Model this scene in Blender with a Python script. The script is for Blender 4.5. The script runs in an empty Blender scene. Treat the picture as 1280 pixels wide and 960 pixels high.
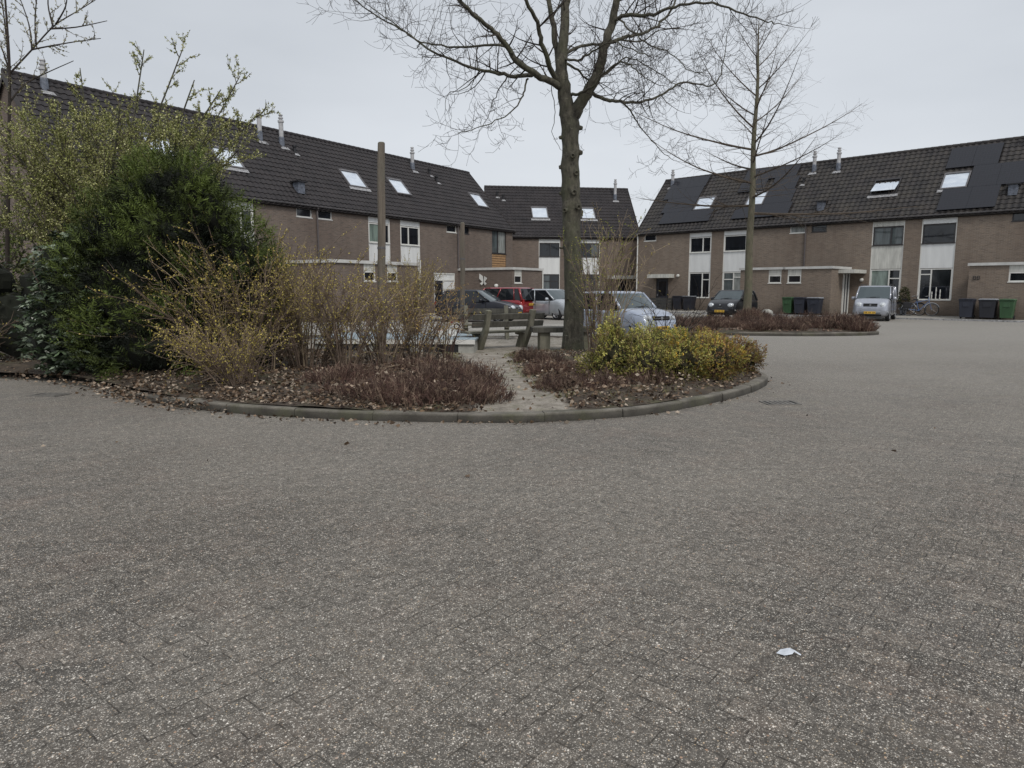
import bpy, math, random
import numpy as np
from mathutils import Vector, Matrix, Euler
from mathutils import noise as mnoise

random.seed(7)
R = math.radians
SC = bpy.context.scene
COL = SC.collection

# ------------------------------------------------------------------ camera
FPX = 880.0
PITCH = math.atan(119 / FPX)
CAMH = 1.53
cam_d = bpy.data.cameras.new('camera')
cam = bpy.data.objects.new('camera', cam_d)
COL.objects.link(cam)
cam.location = (0, 0, CAMH)
cam.rotation_euler = (math.pi / 2 - PITCH, 0, 0)
cam_d.sensor_width = 36
cam_d.lens = FPX / 1280 * 36
cam_d.clip_start = 0.05
cam_d.clip_end = 2000
SC.camera = cam
SC.render.resolution_x = 1024
SC.render.resolution_y = 768


def pd(x, y, Y):
    """world point seen at photo pixel x,y standing at distance Y"""
    u = (x - 640) / FPX
    v = (y - 480) / FPX
    ry = math.cos(PITCH) - v * math.sin(PITCH)
    rz = -math.sin(PITCH) - v * math.cos(PITCH)
    t = Y / ry
    return Vector((u * t, Y, CAMH + rz * t))


def gp(x, y, z=0.0):
    """world point on the plane of height z seen at photo pixel x,y"""
    u = (x - 640) / FPX
    v = (y - 480) / FPX
    ry = math.cos(PITCH) - v * math.sin(PITCH)
    rz = -math.sin(PITCH) - v * math.cos(PITCH)
    t = (z - CAMH) / rz
    return Vector((u * t, ry * t, z))


# ------------------------------------------------------------------ colour
def lin(c):
    c = c / 255.0
    return c / 12.92 if c <= 0.04045 else ((c + 0.055) / 1.055) ** 2.4


def rgb(r, g, b):
    return (lin(r), lin(g), lin(b), 1)


# ------------------------------------------------------------------ materials
class NT:
    def __init__(s, name):
        s.m = bpy.data.materials.new(name)
        s.m.use_nodes = True
        s.t = s.m.node_tree
        s.n = s.t.nodes
        s.b = s.n['Principled BSDF']

    def node(s, typ, **kw):
        nd = s.n.new(typ)
        for k, v in kw.items():
            if hasattr(nd, k):
                setattr(nd, k, v)
            else:
                nd.inputs[k].default_value = v
        return nd

    def link(s, a, b):
        s.t.links.new(a, b)

    def val(s, x):
        return x

    def math(s, op, a, b=None, clamp=False):
        nd = s.n.new('ShaderNodeMath')
        nd.operation = op
        nd.use_clamp = clamp
        for i, q in enumerate((a, b)):
            if q is None:
                continue
            if isinstance(q, (int, float)):
                nd.inputs[i].default_value = q
            else:
                s.link(q, nd.inputs[i])
        return nd.outputs[0]

    def mix(s, f, a, b, blend='MIX'):
        nd = s.n.new('ShaderNodeMix')
        nd.data_type = 'RGBA'
        nd.blend_type = blend
        for sock, q in ((nd.inputs[0], f), (nd.inputs[6], a), (nd.inputs[7], b)):
            if isinstance(q, (int, float)):
                sock.default_value = q
            elif isinstance(q, tuple):
                sock.default_value = q
            else:
                s.link(q, sock)
        return nd.outputs[2]

    def ramp(s, f, stops):
        nd = s.n.new('ShaderNodeValToRGB')
        e = nd.color_ramp.elements
        while len(e) < len(stops):
            e.new(0.5)
        for i, (p, c) in enumerate(stops):
            e[i].position = p
            e[i].color = c if isinstance(c, tuple) else (c, c, c, 1)
        s.link(f, nd.inputs[0])
        return nd.outputs[0]

    def coord(s, kind='Object'):
        if kind == 'World':
            g = s.n.new('ShaderNodeNewGeometry')
            return g.outputs['Position']
        t = s.n.new('ShaderNodeTexCoord')
        return t.outputs[kind]

    def noise(s, vec, scale, detail=4, rough=0.5, out=0):
        nd = s.n.new('ShaderNodeTexNoise')
        nd.inputs['Scale'].default_value = scale
        nd.inputs['Detail'].default_value = detail
        nd.inputs['Roughness'].default_value = rough
        s.link(vec, nd.inputs['Vector'])
        return nd.outputs[out]

    def mapping(s, vec, scale=(1, 1, 1), rot=(0, 0, 0), loc=(0, 0, 0)):
        nd = s.n.new('ShaderNodeMapping')
        nd.inputs['Scale'].default_value = scale
        nd.inputs['Rotation'].default_value = rot
        nd.inputs['Location'].default_value = loc
        s.link(vec, nd.inputs['Vector'])
        return nd.outputs[0]

    def bump(s, h, strength=0.3, dist=0.01, normal=None):
        nd = s.n.new('ShaderNodeBump')
        nd.inputs['Strength'].default_value = strength
        nd.inputs['Distance'].default_value = dist
        s.link(h, nd.inputs['Height'])
        if normal is not None:
            s.link(normal, nd.inputs['Normal'])
        return nd.outputs[0]

    def out(s, color=None, rough=None, normal=None, spec=None):
        if color is not None:
            if isinstance(color, tuple):
                s.b.inputs['Base Color'].default_value = color
            else:
                s.link(color, s.b.inputs['Base Color'])
        if rough is not None:
            if isinstance(rough, (int, float)):
                s.b.inputs['Roughness'].default_value = rough
            else:
                s.link(rough, s.b.inputs['Roughness'])
        if normal is not None:
            s.link(normal, s.b.inputs['Normal'])
        if spec is not None:
            s.b.inputs['Specular IOR Level'].default_value = spec
        return s.m


def simple(name, col, rough=0.6, var=0.12, scale=3.0, metal=0.0, coat=0.0, spec=None, streak=False):
    t = NT(name)
    v = t.coord('Object')
    if streak:
        v = t.mapping(v, scale=(3, 3, 0.4))
    n = t.noise(v, scale, 5, 0.6)
    d = tuple(c * (1 - var * 2.2) for c in col[:3]) + (1,)
    l = tuple(min(1, c * (1 + var)) for c in col[:3]) + (1,)
    c = t.ramp(n, [(0.3, d), (0.7, l)])
    t.out(c, rough, None, spec)
    t.b.inputs['Metallic'].default_value = metal
    t.b.inputs['Coat Weight'].default_value = coat
    t.b.inputs['Coat Roughness'].default_value = 0.05
    return t.m


def make_brick(name, cols, mortar):
    t = NT(name)
    p = t.coord('Object')
    sx = t.n.new('ShaderNodeSeparateXYZ')
    t.link(p, sx.inputs[0])
    cb = t.n.new('ShaderNodeCombineXYZ')
    t.link(t.math('ADD', sx.outputs[0], sx.outputs[1]), cb.inputs[0])
    t.link(sx.outputs[2], cb.inputs[1])
    br = t.n.new('ShaderNodeTexBrick')
    br.inputs['Scale'].default_value = 1
    br.inputs['Brick Width'].default_value = 0.22
    br.inputs['Row Height'].default_value = 0.0625
    br.inputs['Mortar Size'].default_value = 0.009
    br.inputs['Mortar Smooth'].default_value = 0.1
    br.inputs['Bias'].default_value = 0.0
    br.inputs['Color1'].default_value = cols[0]
    br.inputs['Color2'].default_value = cols[1]
    br.inputs['Mortar'].default_value = mortar
    t.link(cb.outputs[0], br.inputs['Vector'])
    # patches of other burnt bricks, stretched along the courses
    m1 = t.mapping(cb.outputs[0], scale=(1.6, 14, 1))
    n1 = t.noise(m1, 1.6, 5, 0.8)
    c = t.mix(t.ramp(n1, [(0.5, 0.0), (0.62, 0.8)]), br.outputs[0], cols[2])
    dk = tuple(q * 0.5 for q in cols[1][:3]) + (1,)
    c = t.mix(t.ramp(n1, [(0.34, 0.75), (0.46, 0.0)]), c, dk)
    st = t.noise(t.mapping(cb.outputs[0], scale=(1.4, 0.12, 1), loc=(3, 0, 0)), 1.2, 5, 0.7)
    c = t.mix(t.ramp(st, [(0.5, 0.0), (0.7, 0.45)]), c, cols[3])
    n2 = t.noise(cb.outputs[0], 0.35, 5, 0.6)
    c = t.mix(t.ramp(n2, [(0.35, 0.0), (0.75, 0.55)]), c, cols[3])
    n3 = t.noise(cb.outputs[0], 35, 3, 0.6)
    c = t.mix(0.35, c, t.ramp(n3, [(0.3, 0.45), (0.7, 1.0)]), 'MULTIPLY')
    # wall colour darker towards the foot
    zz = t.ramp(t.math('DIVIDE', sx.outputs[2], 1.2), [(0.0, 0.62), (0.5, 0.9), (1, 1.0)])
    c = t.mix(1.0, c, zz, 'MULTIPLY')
    nb = t.bump(br.outputs['Fac'], 0.4, -0.006)
    return t.out(c, 0.88, nb)


def make_tile(name, c1, c2, c3):
    t = NT(name)
    p = t.coord('Object')
    m = t.mapping(p, scale=(3.33, 2.4, 2.4))
    vn = t.n.new('ShaderNodeTexWhiteNoise')
    fl = t.n.new('ShaderNodeVectorMath')
    fl.operation = 'FLOOR'
    t.link(m, fl.inputs[0])
    t.link(fl.outputs[0], vn.inputs['Vector'])
    c = t.ramp(vn.outputs[0], [(0.0, c1), (1.0, c2)])
    n = t.noise(p, 1.3, 6, 0.7)
    c = t.mix(t.ramp(n, [(0.42, 0.0), (0.72, 0.8)]), c, c3)
    n2 = t.noise(p, 26, 4, 0.7)
    c = t.mix(0.5, c, t.ramp(n2, [(0.3, 0.4), (0.75, 1.25)]), 'MULTIPLY')
    return t.out(c, 0.62, t.bump(n2, 0.25, 0.004), 0.4)


M = {}


def make_materials():
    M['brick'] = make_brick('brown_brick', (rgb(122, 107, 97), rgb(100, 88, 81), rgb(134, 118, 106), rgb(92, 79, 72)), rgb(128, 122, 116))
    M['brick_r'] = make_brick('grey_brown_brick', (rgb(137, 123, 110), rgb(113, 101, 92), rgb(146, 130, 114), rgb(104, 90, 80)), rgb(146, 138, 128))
    M['tile'] = make_tile('dark_roof_tile', rgb(36, 33, 35), rgb(49, 45, 47), rgb(56, 51, 51))
    M['tile_r'] = make_tile('weathered_roof_tile', rgb(39, 37, 38), rgb(55, 51, 51), rgb(70, 66, 60))
    M['white'] = simple('white_painted_wood', rgb(214, 214, 210), 0.5, 0.06, 1.4, streak=True)
    M['panel'] = simple('white_facade_panel', rgb(218, 220, 220), 0.45, 0.05, 1.2, streak=True)
    M['panel_old'] = simple('stained_white_panel', rgb(196, 196, 190), 0.55, 0.13, 3.0, streak=True)
    M['trim'] = simple('pale_roof_trim', rgb(196, 196, 194), 0.4, 0.1, 2)
    M['darkframe'] = simple('dark_window_frame', rgb(52, 50, 52), 0.45, 0.1, 3)
    M['gutter'] = simple('grey_zinc_gutter', rgb(104, 102, 104), 0.5, 0.15, 3)
    M['pipe'] = simple('grey_rain_pipe', rgb(92, 86, 86), 0.55, 0.12, 2)
    M['fascia'] = simple('dark_fascia_board', rgb(58, 52, 50), 0.6, 0.1, 2)
    M['flue'] = simple('light_grey_flue', rgb(178, 178, 180), 0.5, 0.12, 5)
    M['lead'] = simple('lead_flashing', rgb(104, 110, 122), 0.55, 0.25, 9)
    M['leadpale'] = simple('pale_lead_flashing', rgb(160, 160, 162), 0.55, 0.3, 12)
    M['black'] = simple('black_plastic', rgb(34, 34, 38), 0.5, 0.1, 4)
    M['slat'] = simple('oiled_wood_slats', rgb(168, 134, 98), 0.6, 0.15, 6)
    M['dooryellow'] = simple('dark_door_paint', rgb(50, 52, 60), 0.4, 0.1, 3)
    M['flatroof'] = simple('bitumen_roof', rgb(84, 84, 84), 0.9, 0.2, 3)
    M['wire'] = M['black']
    # window glass: dark, mirror-like sheet with a hint of the room behind
    for nm, c in (('glass', rgb(30, 34, 40)), ('glass_mid', rgb(88, 96, 98)), ('glass_net', rgb(150, 154, 152)), ('glass_green', rgb(128, 144, 136))):
        t = NT(nm)
        p = t.coord('Object')
        n = t.noise(t.mapping(p, scale=(2.4, 2.4, 0.5)), 2.2, 3, 0.6)
        dk = tuple(x * 0.55 for x in c[:3]) + (1,)
        t.out(t.ramp(n, [(0.35, dk), (0.62, c)]), 0.04, None, 0.7)
        M[nm] = t.m
    t = NT('skylight_glass')
    p = t.coord('Object')
    n = t.noise(t.mapping(p, scale=(1, 1, 2.5)), 1.5, 3)
    t.out(t.ramp(n, [(0.3, rgb(188, 198, 212)), (0.7, rgb(216, 224, 232))]), 0.06, None, 0.8)
    M['skyglass'] = t.m
    t = NT('solar_panel_glass')
    p = t.coord('Object')
    br = t.node('ShaderNodeTexBrick', offset=0.0)
    br.inputs['Scale'].default_value = 1
    br.inputs['Brick Width'].default_value = 0.165
    br.inputs['Row Height'].default_value = 0.12
    br.inputs['Mortar Size'].default_value = 0.004
    br.inputs['Color1'].default_value = rgb(33, 34, 40)
    br.inputs['Color2'].default_value = rgb(35, 36, 42)
    br.inputs['Mortar'].default_value = rgb(46, 46, 55)
    t.link(p, br.inputs['Vector'])
    t.out(br.outputs[0], 0.2, None, 0.4)
    M['solar'] = t.m


make_materials()


# ------------------------------------------------------------------ mesh builder
class MB:
    def __init__(s):
        s.v = []
        s.f = []
        s.mi = []
        s.cur = 0

    def add(s, vs, fs, mi=None):
        o = len(s.v)
        s.v.extend([tuple(q) for q in vs])
        for f in fs:
            s.f.append([i + o for i in f])
            s.mi.append(s.cur if mi is None else mi)

    def quad(s, a, b, c, d, mi=None):
        s.add([a, b, c, d], [(0, 1, 2, 3)], mi)

    def box(s, x0, x1, y0, y1, z0, z1, mi=None, mat=None):
        vs = [Vector((x, y, z)) for x in (x0, x1) for y in (y0, y1) for z in (z0, z1)]
        if mat is not None:
            vs = [mat @ q for q in vs]
        s.add(vs, [(0, 1, 3, 2), (4, 6, 7, 5), (0, 4, 5, 1), (2, 3, 7, 6), (0, 2, 6, 4), (1, 5, 7, 3)], mi)

    def prism(s, prof, y0, y1, mi=None, mat=None):
        """profile in x,z extruded along y"""
        n = len(prof)
        vs = [Vector((x, y0, z)) for x, z in prof] + [Vector((x, y1, z)) for x, z in prof]
        if mat is not None:
            vs = [mat @ q for q in vs]
        fs = [(i, (i + 1) % n, n + (i + 1) % n, n + i) for i in range(n)]
        fs += [tuple(reversed(range(n))), tuple(range(n, 2 * n))]
        s.add(vs, fs, mi)

    def tube(s, pts, rad, n=8, mi=None, cap=True):
        pts = [Vector(p) for p in pts]
        k = len(pts)
        if not isinstance(rad, (list, tuple)):
            rad = [rad] * k
        o = len(s.v)
        up = None
        for i, p in enumerate(pts):
            d = (pts[min(i + 1, k - 1)] - pts[max(i - 1, 0)])
            if d.length < 1e-9:
                d = Vector((0, 0, 1))
            d.normalize()
            if up is None:
                up = Vector((1, 0, 0)) if abs(d.x) < 0.8 else Vector((0, 1, 0))
            a = d.cross(up)
            if a.length < 1e-6:
                a = d.orthogonal()
            a.normalize()
            b = d.cross(a)
            up = a.cross(d)
            for j in range(n):
                t = 2 * math.pi * j / n
                q = p + (a * math.cos(t) + b * math.sin(t)) * rad[i]
                s.v.append((q.x, q.y, q.z))
        m = s.cur if mi is None else mi
        for i in range(k - 1):
            for j in range(n):
                s.f.append([o + i * n + j, o + i * n + (j + 1) % n, o + (i + 1) * n + (j + 1) % n, o + (i + 1) * n + j])
                s.mi.append(m)
        if cap:
            s.f.append([o + j for j in reversed(range(n))])
            s.mi.append(m)
            s.f.append([o + (k - 1) * n + j for j in range(n)])
            s.mi.append(m)

    def lathe(s, prof, n=16, centre=(0, 0, 0), axis='z', mi=None, cap=True):
        """prof: list of (radius, height)"""
        o = len(s.v)
        cx, cy, cz = centre
        for r, h in prof:
            for j in range(n):
                t = 2 * math.pi * j / n
                c, q = r * math.cos(t), r * math.sin(t)
                if axis == 'z':
                    s.v.append((cx + c, cy + q, cz + h))
                elif axis == 'y':
                    s.v.append((cx + c, cy + h, cz + q))
                else:
                    s.v.append((cx + h, cy + c, cz + q))
        m = s.cur if mi is None else mi
        for i in range(len(prof) - 1):
            for j in range(n):
                s.f.append([o + i * n + j, o + i * n + (j + 1) % n, o + (i + 1) * n + (j + 1) % n, o + (i + 1) * n + j])
                s.mi.append(m)
        if cap:
            s.f.append([o + j for j in reversed(range(n))])
            s.mi.append(m)
            s.f.append([o + (len(prof) - 1) * n + j for j in range(n)])
            s.mi.append(m)

    def build(s, name, mats, parent=None, smooth=False, bevel=0, loc=None):
        me = bpy.data.meshes.new(name)
        me.from_pydata(s.v, [], s.f)
        if not isinstance(mats, (list, tuple)):
            mats = [mats]
        for m in mats:
            me.materials.append(m)
        if len(mats) > 1:
            me.polygons.foreach_set('material_index', s.mi)
        if smooth:
            me.polygons.foreach_set('use_smooth', [True] * len(me.polygons))
        me.update()
        o = bpy.data.objects.new(name, me)
        COL.objects.link(o)
        if parent is not None:
            o.parent = parent
        if loc is not None:
            o.location = loc
        if bevel:
            md = o.modifiers.new('bevel', 'BEVEL')
            md.width = bevel
            md.segments = 2
            md.limit_method = 'ANGLE'
        return o


def tag(o, label=None, cat=None, group=None, kind=None):
    if label:
        o['label'] = label
    if cat:
        o['category'] = cat
    if group:
        o['group'] = group
    if kind:
        o['kind'] = kind
    return o


def empty(name, loc, rz=0.0, label=None, cat=None, group=None):
    o = bpy.data.objects.new(name, None)
    o.empty_display_size = 0.3
    COL.objects.link(o)
    o.location = loc
    o.rotation_euler = (0, 0, rz)
    tag(o, label, cat, group)
    return o


def kids(o):
    return [c for c in ALLCH.get(o.name, [])]


def copy_tree(o, parent=None):
    c = o.copy()
    COL.objects.link(c)
    c.parent = parent
    for ch in list(o.children):
        copy_tree(ch, c)
    return c


ALLCH = {}


# ------------------------------------------------------------------ sky and light
def make_world():
    w = bpy.data.worlds.new('World')
    SC.world = w
    w.use_nodes = True
    nt = w.node_tree
    n = nt.nodes
    bg = n['Background']
    sky = n.new('ShaderNodeTexSky')
    sky.sky_type = 'NISHITA'
    sky.sun_disc = False
    sky.sun_elevation = R(48)
    sky.sun_rotation = R(200)
    sky.air_density = 1.0
    sky.dust_density = 2.0
    tc = n.new('ShaderNodeTexCoord')
    mp = n.new('ShaderNodeMapping')
    mp.inputs['Scale'].default_value = (1, 1, 3.2)
    nt.links.new(tc.outputs['Generated'], mp.inputs[0])
    nz = n.new('ShaderNodeTexNoise')
    nz.inputs['Scale'].default_value = 1.1
    nz.inputs['Detail'].default_value = 5
    nz.inputs['Roughness'].default_value = 0.5
    nt.links.new(mp.outputs[0], nz.inputs['Vector'])
    cr = n.new('ShaderNodeValToRGB')
    cr.color_ramp.elements[0].position = 0.3
    cr.color_ramp.elements[0].color = (5.0, 5.3, 5.7, 1)
    cr.color_ramp.elements[1].position = 0.7
    cr.color_ramp.elements[1].color = (6.7, 7.0, 7.4, 1)
    nt.links.new(nz.outputs[0], cr.inputs[0])
    mx = n.new('ShaderNodeMix')
    mx.data_type = 'RGBA'
    mx.inputs[0].default_value = 0.93
    nt.links.new(sky.outputs[0], mx.inputs[6])
    nt.links.new(cr.outputs[0], mx.inputs[7])
    nt.links.new(mx.outputs[2], bg.inputs[0])
    bg.inputs[1].default_value = 0.112
    sd = bpy.data.lights.new('sun', 'SUN')
    sd.energy = 1.75
    sd.angle = R(16)
    sd.color = (1, 0.95, 0.88)
    so = bpy.data.objects.new('sun', sd)
    COL.objects.link(so)
    so.location = (0, 0, 40)
    so.rotation_euler = (R(42), 0, R(20))


make_world()
SC.view_settings.view_transform = 'Standard'
SC.view_settings.look = 'None'
SC.view_settings.exposure = 0
SC.cycles.max_bounces = 5
SC.cycles.diffuse_bounces = 3
SC.cycles.transparent_max_bounces = 8
# ------------------------------------------------------------------ the ground
def make_ground():
    t = NT('clinker_paving')
    P = t.coord('World')
    sp = t.n.new('ShaderNodeSeparateXYZ')
    t.link(P, sp.inputs[0])
    warp = t.noise(P, 0.35, 2, 0.5, out=1)
    wv = t.n.new('ShaderNodeVectorMath')
    wv.operation = 'MULTIPLY_ADD'
    t.link(warp, wv.inputs[0])
    wv.inputs[1].default_value = (0.22, 0.22, 0)
    t.link(P, wv.inputs[2])
    PW = wv.outputs[0]

    def bricks(rot):
        m = t.mapping(PW, rot=(0, 0, rot))
        b = t.node('ShaderNodeTexBrick')
        b.inputs['Scale'].default_value = 1
        b.inputs['Brick Width'].default_value = 0.23
        b.inputs['Row Height'].default_value = 0.118
        b.inputs['Mortar Size'].default_value = 0.0038
        b.inputs['Mortar Smooth'].default_value = 0.35
        b.inputs['Color1'].default_value = (0, 0, 0, 1)
        b.inputs['Color2'].default_value = (1, 1, 1, 1)
        b.inputs['Mortar'].default_value = (0.5, 0.5, 0.5, 1)
        t.link(m, b.inputs['Vector'])
        return b
    bl = bricks(R(-50))
    br = bricks(R(40))
    nz = t.noise(P, 0.8, 1, 0.5)
    side = t.math('SUBTRACT', sp.outputs[0], t.math('MULTIPLY', sp.outputs[1], 0.12))
    zone = t.ramp(t.math('ADD', t.math('MULTIPLY', side, 1.0), 0.45), [(0.49, 0.0), (0.51, 1.0)])
    fac = t.mix(zone, bl.outputs['Fac'], br.outputs['Fac'])
    bid = t.mix(zone, bl.outputs['Color'], br.outputs['Color'])
    # brick body tint
    c = t.ramp(bid, [(0.0, rgb(80, 77, 72)), (0.5, rgb(97, 93, 88)), (1.0, rgb(114, 107, 99))])
    # broad soiling
    n1 = t.noise(P, 0.55, 6, 0.6)
    c = t.mix(t.ramp(n1, [(0.36, 0.0), (0.68, 0.75)]), c, rgb(98, 92, 84))
    n1b = t.noise(t.mapping(P, loc=(31, 7, 0)), 1.7, 5, 0.6)
    c = t.mix(t.ramp(n1b, [(0.52, 0.0), (0.72, 0.4)]), c, rgb(110, 92, 82))
    n1c = t.noise(t.mapping(P, loc=(3, 71, 0)), 0.22, 5, 0.55)
    c = t.mix(t.ramp(n1c, [(0.42, 0.0), (0.6, 0.6)]), c, rgb(124, 119, 111))
    n1d = t.noise(t.mapping(P, loc=(13, 17, 0), rot=(0, 0, R(25)), scale=(0.25, 1, 1)), 0.6, 4, 0.6)
    c = t.mix(t.ramp(n1d, [(0.55, 0.0), (0.75, 0.3)]), c, rgb(82, 78, 73))
    # coarse exposed aggregate: fragments of several sizes
    def frag(scale, lo, hi, k, cols, amount):
        v = t.node('ShaderNodeTexVoronoi', feature='F1')
        v.inputs['Scale'].default_value = scale
        v.inputs['Randomness'].default_value = 1
        t.link(P, v.inputs['Vector'])
        sc = t.n.new('ShaderNodeSeparateColor')
        t.link(v.outputs['Color'], sc.inputs[0])
        pick = t.ramp(sc.outputs[0], [(lo, 0.0), (hi, 1.0)])
        rim = t.ramp(v.outputs['Distance'], [(k, 1.0), (k + 0.12, 0.0)])
        f = t.math('MULTIPLY', t.math('MULTIPLY', pick, rim), amount)
        cc = t.ramp(sc.outputs[1], cols)
        return f, cc, v
    f0, c0, v0 = frag(230, 0.2, 0.4, 0.36, [(0.0, rgb(44, 40, 36)), (0.5, rgb(84, 76, 68)), (1.0, rgb(62, 58, 54))], 0.8)
    c = t.mix(f0, c, c0)
    f1, c1, v1 = frag(175, 0.5, 0.6, 0.36, [(0.0, rgb(150, 143, 132)), (0.5, rgb(206, 200, 190)), (0.8, rgb(182, 176, 166)), (1.0, rgb(166, 138, 108))], 0.9)
    c = t.mix(f1, c, c1)
    f2, c2, v2 = frag(95, 0.8, 0.86, 0.27, [(0.0, rgb(232, 226, 216)), (0.7, rgb(200, 194, 182)), (1.0, rgb(206, 180, 142))], 0.95)
    c = t.mix(f2, c, c2)
    f3, c3, v3 = frag(52, 0.84, 0.9, 0.2, [(0.0, rgb(56, 50, 46)), (0.5, rgb(220, 214, 204)), (1.0, rgb(190, 150, 120))], 0.8)
    c = t.mix(f3, c, c3)
    # grit that still reads further away
    g1 = t.noise(P, 34, 4, 0.85)
    c = t.mix(0.9, c, t.ramp(g1, [(0.3, 0.4), (0.5, 0.92), (0.68, 1.6)]), 'MULTIPLY')
    g2 = t.noise(P, 11, 4, 0.8)
    c = t.mix(0.7, c, t.ramp(g2, [(0.3, 0.5), (0.5, 0.95), (0.7, 1.4)]), 'MULTIPLY')
    # courses that have sunk a little hold dark dirt
    g3 = t.noise(t.mapping(PW, rot=(0, 0, R(14)), scale=(0.5, 5.5, 1)), 1.5, 3, 0.6)
    c = t.mix(t.ramp(g3, [(0.57, 0.0), (0.74, 0.3)]), c, rgb(74, 70, 65))
    # joints: dark gaps in some places, filled with pale sand in others
    jn = t.noise(t.mapping(P, loc=(9, 4, 0)), 1.1, 4, 0.6)
    jc = t.ramp(jn, [(0.42, rgb(40, 36, 32)), (0.56, rgb(62, 57, 50)), (0.7, rgb(126, 118, 104))])
    jb = t.noise(P, 14, 3, 0.7)
    jf = t.math('MULTIPLY', fac, t.ramp(jb, [(0.4, 0.1), (0.58, 0.8)]))
    c = t.mix(jf, c, jc)
    # moss near the planted islands
    mo = t.noise(t.mapping(P, loc=(1, 2, 0)), 2.6, 6, 0.7)
    dist = t.math('SUBTRACT', sp.outputs[1], 8.0)
    near = t.ramp(t.math('MULTIPLY', dist, 0.25), [(0.0, 0.0), (0.35, 1.0)])
    mf = t.math('MULTIPLY', near, t.ramp(mo, [(0.55, 0.0), (0.7, 0.45)]))
    c = t.mix(mf, c, rgb(96, 93, 70))
    # sky sheen at grazing view painted in: paving colour paler with distance
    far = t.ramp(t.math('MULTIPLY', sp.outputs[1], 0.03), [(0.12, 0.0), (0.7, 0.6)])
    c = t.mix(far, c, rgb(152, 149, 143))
    h = t.math('SUBTRACT', t.math('MULTIPLY', v1.outputs['Distance'], -0.35), t.math('MULTIPLY', fac, 0.9))
    hh = t.math('ADD', h, t.math('MULTIPLY', t.noise(P, 120, 3, 0.7), 0.5))
    nb = t.bump(hh, 0.55, 0.006)
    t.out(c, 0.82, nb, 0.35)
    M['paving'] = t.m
    mb = MB()
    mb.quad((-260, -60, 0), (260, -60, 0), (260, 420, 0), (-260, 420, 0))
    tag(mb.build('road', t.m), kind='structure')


make_ground()


def catmull(pts, n=8, closed=True):
    out = []
    k = len(pts)
    rng = range(k) if closed else range(k - 1)
    for i in rng:
        p0, p1, p2, p3 = [pts[(i + j) % k] if closed else pts[max(0, min(k - 1, i + j))] for j in (-1, 0, 1, 2)]
        for a in range(n):
            t = a / n
            q = []
            for d in range(len(p1)):
                q.append(0.5 * (2 * p1[d] + (p2[d] - p0[d]) * t + (2 * p0[d] - 5 * p1[d] + 4 * p2[d] - p3[d]) * t * t + (3 * p1[d] - p0[d] - 3 * p2[d] + p3[d]) * t ** 3))
            out.append(tuple(q))
    if not closed:
        out.append(tuple(pts[-1]))
    return out


_k1 = [(170, 499), (240, 511), (330, 519.5), (450, 525.5), (560, 528), (640, 528.5), (720, 526), (800, 519.5), (870, 508.5), (920, 497), (950, 486), (959, 477)]
BED1 = [tuple(gp(x, y))[:2] for x, y in _k1] + [(4.25, 12.4), (3.9, 14.6), (3.3, 17.2), (2.6, 20.2), (0.2, 21.4), (-3, 21.4), (-7, 21), (-12, 19), (-15, 15.5), (-12.5, 12.7), (-8.4, 11.9), (-6.2, 10.6)]
BED2 = [(4.9, 24.6), (6.2, 23.6), (8.5, 23.0), (10.4, 22.95), (11.9, 23.35), (12.6, 24.3), (12.4, 26.0), (11.9, 29), (12.0, 33.0), (10.9, 34.4), (9.0, 34.0), (6.6, 30.5), (5.0, 27)]
B1 = catmull(BED1, 8)
B2 = catmull(BED2, 8)
C1 = (-3.0, 14.5)
C2 = (9.2, 28)


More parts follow.
